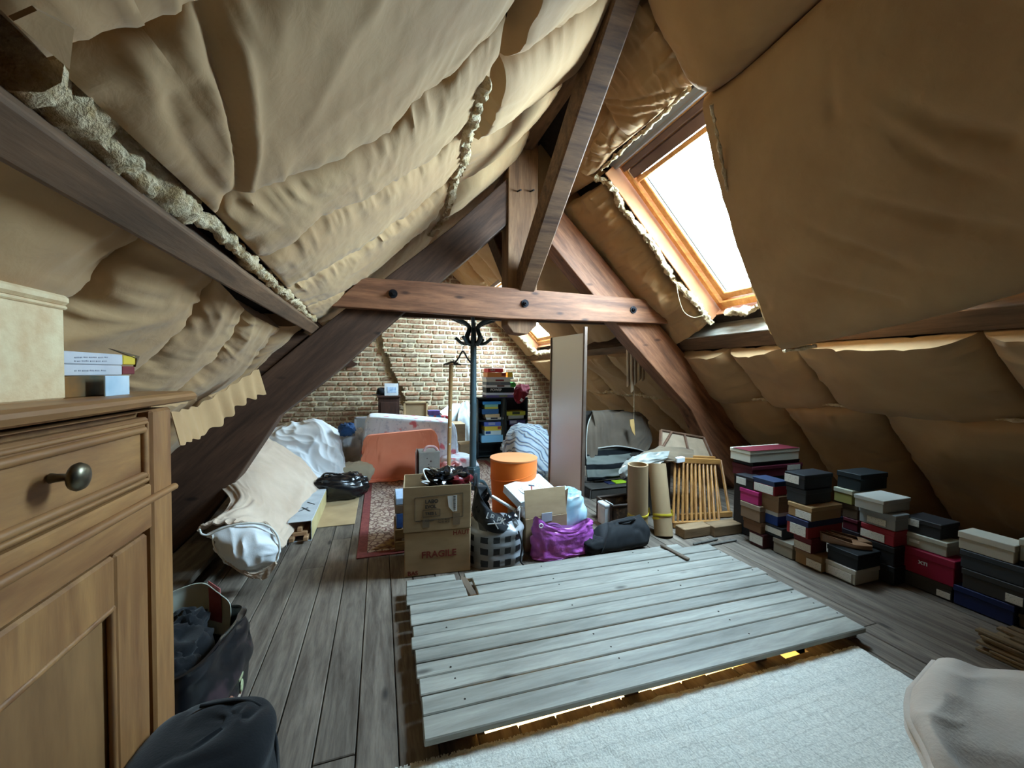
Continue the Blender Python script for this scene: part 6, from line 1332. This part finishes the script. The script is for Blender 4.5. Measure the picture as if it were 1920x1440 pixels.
# wind chime under the right rafter
m_br = M('brushed_bronze_tube', '#947b62', '#b89c7e', 3, rough=.35, metal=.55)
Yw = 3.86; wc_ = pY(1190, 655, Yw)
wch = thing('wind_chime', pY(1190, 640, Yw), 'bronze wind chime with a wooden sail hanging under the right rafter', 'wind chime')
for px, t_, b_, r in ((1177, 632, 722, .019), (1184, 632, 733, .019), (1191, 636, 719, .020), (1200, 640, 711, .018), (1206, 642, 712, .017)):
    dy = {1177: .03, 1184: -.03, 1191: -.04, 1200: .04, 1206: 0}[px]; p, q = pY(px, t_, Yw + dy), pY(px + (1 if px < 1190 else 0), b_, Yw + dy)
    d = q - p; V = tube([p, q - d / np.linalg.norm(d) * .03, q], [r, r, r], 14, False); Vv, Ff = V; Vv = Vv.copy(); last = Vv[-14:]; last[:, 2] += (last[:, 0] - q[0]) * 1.2; Vv[-14:] = last
    mk('chime_tube', (Vv, Ff), m_br, wch, True)
mk('cord', tube([pY(1188, 628, Yw), pY(1189, 700, Yw), pY(1188.5, 787, Yw)], .0025, 5), M('pale_cord', '#a08a6c'), wch)
mk('top_disc', lathe(pY(1191, 634, Yw), [(.05, 0), (.085, .006), (.085, .02), (.05, .024)], 20), M('chime_disc', '#3a2a20', '#4a372a', 5), wch)
mk('sail', prism([pY(1181, 787, Yw), pY(1189, 786, Yw), pY(1191, 817, Yw), pY(1186, 810, Yw), pY(1182, 798, Yw)], (0, .008, 0)), M('pale_wood_sail', '#b78f55', '#c9a166', 6), wch)
mk('hanging_wire', tube([pY(1191, 634, Yw), pY(1196, 606, Yw)], .003, 5), M('pale_cord', '#a08a6c'), wch)

# ================================================================== shoe boxes along the right eave
def label_mat():
    t = Nt('printed_shoe_label'); v = t.coord((1, 1, 1)); n = t.noise(t.coord((14, 14, 60)), 9, 2); c = t.ramp(n, [(.60, '#cfcbc0'), (.66, '#5b5a58')]); return t.out(c, .6)
m_lab = label_mat()
gsh = 'shoe boxes along the right eave'
def sbox(Xs, lx, cx, rx, top, bot, c, lab, lid=None, zb=None, label=None, lidh=.3, band=None, rz=0.):
    """shoe box with its near vertical edge at cx; left face in the plane X=Xs"""
    mid = (top + bot) / 2
    p = pX(cx, mid, Xs); Y0 = p[1]; Y1 = pX(lx, mid, Xs)[1]; X1 = pY(rx, mid, Y0)[0]
    zt = pX(cx, top, Xs)[2]; z0 = pX(cx, bot, Xs)[2] if zb is None else zb; h = zt - z0
    X1 = max(X1, Xs + .14); Y1 = max(Y1, Y0 + .08)
    mb = M('card_' + c, c, None, rough=.6); ml = M('card_' + (lid or c), lid or c, None, rough=.6)
    t = thing('shoe_box', ((Xs + X1) / 2, (Y0 + Y1) / 2, z0), lab, 'shoe box', gsh)
    C_, S_ = ((Xs + X1) / 2, (Y0 + Y1) / 2), (X1 - Xs, Y1 - Y0)
    mk('box_base', bx((*C_, z0 + h * .5), (S_[0] - .008, S_[1] - .008, h - .004), rot(rz), .003), mb, t)
    mk('lid', bx((*C_, zt - h * lidh / 2), (S_[0], S_[1], h * lidh), rot(rz), .003), ml, t)
    if label:
        a, b, e, f = label     # fractions along the left face from its far end, heights
        ya, yb = Y1 + (Y0 - Y1) * a, Y1 + (Y0 - Y1) * b
        mk('label', bb(A(Xs - .002, ya, z0 + h * e), A(Xs + .002, yb, z0 + h * f), .0004), m_lab, t)
    return zt + .001, Xs, X1, Y0, Y1
# stack A, beside the cot side
Xa = fl(1431, 1031)[0]; z = .004
z = sbox(Xa, 1404, 1431, 1448, 1004, 1031, '#4a1d22', 'dark red shoe box with a white label at the floor, farthest stack', zb=z, label=(.05, .95, .2, .85))[0]
z = sbox(Xa - .01, 1392, 1427, 1440, 982, 1004, '#6a4a33', 'brown shoe box second from the floor in the farthest stack', zb=z)[0]
z = sbox(Xa - .02, 1387, 1425, 1438, 951, 982, '#7d6550', 'grey-brown shoe box under the pink one in the farthest stack', lid='#8c7a68', zb=z)[0]
z = sbox(Xa - .02, 1386, 1422, 1436, 924, 951, '#a82a66', 'bright pink shoe box in the farthest stack', zb=z)[0]
z = sbox(Xa - .02, 1379, 1412, 1430, 897, 923, '#1c1a1c', 'black shoe box with a beige label on top of the pink one', zb=z, label=(.05, .6, .25, .8))[0]
# stack B
Xb = fl(1486, 1052)[0]; z = .004
z = sbox(Xb, 1448, 1486, 1500, 1022, 1052, '#8a8172', 'beige-grey shoe box at the floor between the dark red and tan boxes', zb=z)[0]
z = sbox(Xb, 1431, 1467, 1487, 992, 1022, '#23252a', 'black shoe box with a pale grey label under the blue one', zb=z, label=(.05, .95, .3, .8))[0]
z = sbox(Xb, 1426, 1458, 1478, 962, 989, '#1f3f86', 'blue shoe box with a white lid in the second stack', lid='#c3c3be', zb=z)[0]
z = sbox(Xb - .02, 1421, 1460, 1475, 932, 962, '#7f6348', 'tan shoe box under the red box with navy lid', zb=z)[0]
z = sbox(Xb - .05, 1410, 1452, 1464, 904, 931, '#9a2734', 'red shoe box with a navy lid and two white labels', lid='#1d2a44', zb=z, label=(.1, .95, .08, .62), lidh=.35)[0]
zB = z
# wide boxes at the back of stack B, seen on their long side
def wbox(px0, px1, top, bot, Y, c, lab, zb, lid=None, label=None, dep=.2, lidh=.3):
    a, b = pY(px0, top, Y), pY(px1, bot, Y); z1 = pY((px0 + px1) / 2, top, Y)[2]; h = z1 - zb
    t = thing('shoe_box', ((a[0] + b[0]) / 2, Y + dep / 2, zb), lab, 'shoe box', gsh)
    mk('box_base', bb(A(a[0] + .004, Y + .004, zb), A(b[0] - .004, Y + dep - .004, z1 - .003), .003), M('card_' + c, c, None, rough=.6), t)
    mk('lid', bb(A(a[0], Y, z1 - h * lidh), A(b[0], Y + dep, z1), .003), M('card_' + (lid or c), lid or c, None, rough=.6), t)
    if label: mk('label', bb(A(a[0] + (b[0] - a[0]) * label[0], Y - .002, zb + h * label[2]), A(a[0] + (b[0] - a[0]) * label[1], Y + .002, zb + h * label[3]), .0004), m_lab, t)
    return z1 + .001
Yw2 = 2.42
za = pY(1455, 893, Yw2)[2]
sup = mk('support_box', bb(A(pY(1412, 893, Yw2)[0] + .02, Yw2 + .02, .004), A(pY(1500, 893, Yw2)[0], Yw2 + .2, za - .001), .004), M('card_#1c1a1c', '#1c1a1c', None, rough=.6), loc=(3.05, 2.5, 0)); tag(sup, 'tall black box hidden behind the front shoe boxes carrying the maroon one', 'box')
z = wbox(1411, 1505, 872, 893, Yw2, '#541827', 'maroon shoe box with a torn white label under the white one', za, label=(.68, .94, .45, .9))
z = wbox(1412, 1500, 864, 872, Yw2 + .01, '#1a1a20', 'thin black shoe box between the maroon and the white box', z)
z = wbox(1407, 1499, 843, 864, Yw2, '#c3bfae', 'white shoe box with black print near the top of the far stack', z)
z = wbox(1407, 1499, 842.6, 844, Yw2 - .003, '#5e1a24', 'flat dark red box lid lying topmost on the far shoe box stacks', z, dep=.17)
# stack C
Xc_ = fl(1541, 1077)[0]; z = .004
z = sbox(Xc_, 1489, 1541, 1550, 1046, 1077, '#8b6c48', 'tan shoe box with a white label at the floor beside the black and white one', zb=z, label=(.45, .97, .12, .6))[0]
z = sbox(Xc_ - .03, 1487, 1521, 1552, 1012, 1045, '#6a2026', 'dark red shoe box with a large white label under the navy-lidded one', zb=z, label=(.05, .97, .1, .6))[0]
z = sbox(Xc_ - .06, 1473, 1515, 1581, 979, 1012, '#8e2a2c', 'red and navy shoe box with a beige label, third in the tall middle stack', lid='#1b2344', zb=z, label=(.2, .9, .08, .66), lidh=.35)[0]
z = sbox(Xc_ - .05, 1476, 1522, 1579, 953, 979, '#96764f', 'tan shoe box with a deep lid and white label in the tall middle stack', lid='#a5845a', zb=z, label=(.35, .98, .08, .6))[0]
z = sbox(Xc_ - .04, 1473, 1511, 1560, 920, 953, '#23262a', 'plain charcoal shoe box under the labelled black one, tall middle stack', zb=z)[0]
z = sbox(Xc_ - .05, 1471, 1509, 1562, 892, 920, '#191b1f', 'black shoe box with a white label topmost of the tall middle stack', zb=z, label=(.0, .72, .3, .85))[0]
# stack D, behind
Xd = 3.22
z = .004
z = sbox(Xd, 1575, 1610, 1650, 1000, 1052, '#2b1c20', 'dark box at the floor in the back row of shoe boxes', zb=z)[0]
z = sbox(Xd, 1578, 1608, 1650, 977, 1000, '#571822', 'dark crimson shoe box in the back row behind the flat shoes', zb=z)[0]
z = sbox(Xd, 1578, 1608, 1650, 950, 977, '#5f4c3b', 'brown shoe box in the back row under the yellow one', zb=z)[0]
z = sbox(Xd - .02, 1562, 1598, 1640, 921, 949, '#8e8448', 'dull yellow shoe box with a white lid in the back row', lid='#a8a48e', zb=z)[0]
z = sbox(Xd, 1568, 1614, 1665, 891, 922, '#1d2224', 'dark slate shoe box on top of the yellow one in the back row', zb=z)[0]
# stack E
Xe = 3.12; z = .004
z = sbox(Xe, 1615, 1677, 1690, 1065, 1092, '#17181b', 'black shoe box at the floor behind the pair of flat shoes', zb=z)[0]
z = sbox(Xe, 1615, 1677, 1690, 1028, 1065, '#1c1b1e', 'second black shoe box from the floor behind the flat shoes', zb=z)[0]
z = sbox(Xe, 1613, 1677, 1688, 998, 1028, '#93232e', 'red shoe box with a wide grey label above the flat shoes', zb=z, label=(.0, .72, .1, .6))[0]
z = sbox(Xe, 1609, 1680, 1692, 968, 998, '#8b8d8c', 'light grey shoe box with a white label above the red one', zb=z, label=(.25, .75, .15, .55))[0]
z = sbox(Xe - .05, 1600, 1657, 1708, 940, 966, '#a6a59c', 'pale grey shoe box topmost above the flat shoes', lid='#b3b2a9', zb=z)[0]
# stack F with the shoes
Xf = fl(1604, 1101)[0]; z = .004
r_ = sbox(Xf, 1545, 1604, 1650, 1071, 1101, '#b5b1a4', 'white shoe box with black print at the floor under the flat shoes', zb=z, label=(.12, .88, .12, .66)); z = r_[0]
r_ = sbox(Xf + .005, 1549, 1609, 1652, 1042, 1071, '#17191b', 'black shoe box directly under the pair of flat shoes', zb=z); z = r_[0]; Y0s = r_[3]
m_shoe = M('tan_patent_leather', '#7b5a42', '#8e6a4f', 7, rough=.3, spec=.5); m_ins = M('shoe_lining', '#3a2a20', '#4a372b', 7)
def shoe(c, rz, lab):
    t = thing('flat_shoe', c, lab, 'shoe', 'pair of flat shoes'); R = rot(rz)
    xs = np.linspace(0, 1, 30); w = .042 * (np.sin(math.pi * np.clip(xs * .96 + .03, 0, 1)) ** .5) * (1 + .25 * np.exp(-((xs - .72) / .2) ** 2) - .12 * np.exp(-((xs - .38) / .15) ** 2))
    L = .27; so, up = [], []
    for x, ww in zip(xs, w): so.append(A(x * L, ww, 0)); up.append(ww)
    outl = np.array([A(x * L, ww, 0) for x, ww in zip(xs, w)] + [A(x * L, -ww, 0) for x, ww in zip(xs[::-1], w[::-1])])
    hts = np.r_[.055 - .025 * np.clip(xs / .6, 0, 1), (.055 - .025 * np.clip(xs / .6, 0, 1))[::-1]]
    mk('sole', prism(outl @ R.T + A(*c), (0, 0, .008)), m_ins, t)
    G = np.stack([outl * A(1, 1, 1) + A(0, 0, .006), outl * A(1, 1.04, 1) + A(0, 0, 1)[None] * (hts * .5)[:, None], outl * A(1, .93, 1) + A(0, 0, 1)[None] * hts[:, None], outl * A(1, .86, 1) + A(0, 0, 1)[None] * (hts - .003)[:, None]])
    V, Fc = grid(np.array(G) @ R.T + A(*c), True); mk('upper', (V, Fc), m_shoe, t, True)
    k = 9; xt = np.linspace(.62, 1, 10); Gt = np.stack([[A(x * L, q * np.interp(x, xs, w) * .93, np.interp(x, xs, .055 - .025 * np.clip(xs / .6, 0, 1)) + .010 * (1 - q * q) * (1 - ((x - .62) / .38) ** 2)) for q in np.linspace(-1, 1, k)] for x in xt])
    mk('toe_cap', slab(Gt @ R.T + A(*c), .003), m_shoe, t, True)
    mk('top_line', tube(cr(np.array([A(x * L, ww * .93, h) for x, ww, h in zip(xs[:20:3], w[:20:3], hts[:20:3])][::-1] + [A(0.003, 0, .056)] + [A(x * L, -ww * .93, h) for x, ww, h in zip(xs[:20:3], w[:20:3], hts[:20:3])]) @ R.T + A(*c), 40), .004, 6), m_shoe, t, True)
cS = A(Xf + .03, Y0s + .20, z + .001)
shoe(A(Xf + .02, Y0s + .24, z + .001), -.95, 'tan flat shoe nearer the camera of the pair on the black box')
shoe(A(Xf + .10, Y0s + .255, z + .001), -.85, 'tan flat shoe farther back of the pair on the black box')
# stack G, long sides to the room
Xg = fl(1785, 1131)[0]; z = .004
z = sbox(Xg, 1687, 1785, 1800, 1101, 1131, '#3c3733', 'dark grey-brown shoe box at the floor under the crimson one', zb=z, label=(.72, .97, .1, .5))[0]
z = sbox(Xg - .01, 1680, 1790, 1806, 1054, 1101, '#8a0f30', 'large crimson shoe box with a small white logo', zb=z, lidh=.28)[0]
t_ = bpy.data.objects[[o.name for o in bpy.data.objects if o.get('label') == 'large crimson shoe box with a small white logo'][0]]
text('XTI', pX(1722, 1056, Xg - .013), (0, -1, 0), (0, 0, 1), .028, wi, t_, bold=.001)
z = sbox(Xg + .01, 1697, 1776, 1797, 1019, 1053, '#a5a393', 'off-white shoe box with green and red print on the crimson one', lid='#b0ae9e', zb=z, label=(.1, .35, .35, .55))[0]
z = sbox(Xg + .02, 1694, 1765, 1800, 985, 1017, '#232224', 'black shoe box with two white labels above the off-white one', zb=z, label=(.02, .42, .45, .9))[0]
# stack H
Xh = fl(1902, 1179)[0]; z = .004
z = sbox(Xh, 1784, 1902, 1918, 1137, 1179, '#16224f', 'navy blue shoe box at the floor in the nearest stack', zb=z)[0]
z = sbox(Xh, 1800, 1925, 1945, 1105, 1150, '#35322f', 'dark taupe shoe box with a pale label on the navy one', zb=z, label=(.7, .95, .1, .5))[0]
z = sbox(Xh, 1797, 1922, 1945, 1066, 1108, '#33363a', 'dark grey shoe box under the big white one', zb=z)[0]
z = sbox(Xh, 1794, 1903, 1930, 1024, 1066, '#b0a999', 'big white shoe box topmost of the nearest stack', lid='#b9b2a2', zb=z, lidh=.36)[0]
Xi = Xh + .04; z = .004
z = sbox(Xi, 1906, 1990, 2010, 1180, 1215, '#6d6350', 'taupe shoe box at the frame edge at the floor', zb=z)[0]
z = sbox(Xi, 1908, 1990, 2010, 1130, 1180, '#26282b', 'charcoal shoe box at the right frame edge', zb=z)[0]
z = sbox(Xi, 1908, 1990, 2010, 1075, 1130, '#2a2c30', 'second charcoal shoe box at the right frame edge', zb=z)[0]
z = sbox(Xi, 1908, 1990, 2010, 1030, 1075, '#a8a292', 'white shoe box cut by the right frame edge', zb=z)[0]

# ================================================================== right foreground
m_sl = wood('thin_cut_slats', '#5c4c3a', '#97805f', 1, 3, 6, .8, .2)
sl = fl(1858, 1245)
rs_ = random.Random(6); pile = thing('slat_pile', A(2.98, .9, 0), 'pile of thin wooden slats on the floor by the nearest shoe boxes', 'slats')
for k in range(26):
    lay = k // 5; col = k % 5
    a = fl(1850, 1222) + A(.05 * col - .02, rs_.uniform(-.05, .04), .008 + .017 * lay)
    mk('wooden_slat', bx(a + A(.02, -.42, 0) , (.046, .85, .013), rot(rs_.uniform(-.05, .05) + .0, 0, 0), .002), m_sl, pile)
m_flc = cloth('cream_fleece', '#b9aa9c', '#cfc2b5', 90, .98, 2.5, .5)
fx = A(1.83, .42, 0)
fb_ = thing('fleece_blanket', fx + A(0, 0, .03), 'cream fleece blanket over a low pouf on the white rug, right foreground', 'blanket')
G0 = [[(1746, 1262), (1790, 1244), (1850, 1256), (1940, 1262), (2060, 1270)], [(1712, 1318), (1752, 1290), (1830, 1300), (1940, 1310), (2070, 1320)], [(1700, 1368), (1738, 1352), (1820, 1360), (1940, 1380), (2080, 1390)], [(1716, 1420), (1752, 1412), (1830, 1430), (1950, 1440), (2090, 1450)], [(1745, 1470), (1790, 1480), (1860, 1500), (1960, 1520), (2100, 1540)]]
dep = [1.32, 1.16, 1.02, .93, .86]
def atz(px, py, zc): return CO + ray(px, py) * zc
G = patch([[atz(x, y, d * (1.03 if i == 0 else 1)) for i, (x, y) in enumerate(r)] for r, d in zip(G0, dep)], 70, 80)
G = wrinkle(G, .018, 2.4, 1.6, 141, True); Gf = G
mk('fleece_cloth', slab(G, .05), m_flc, fb_, True)
mk('stitched_hem', tube(Gf[:, 8] + normals(Gf)[:, 8] * (-.002), .011, 8), m_flc, fb_, True)
mk('pouf', bb(A(1.55, .15, .022), A(2.2, .62, .36), .05), M('pouf_cover', '#8c7f70', '#9a8d7d', 4), fb_)
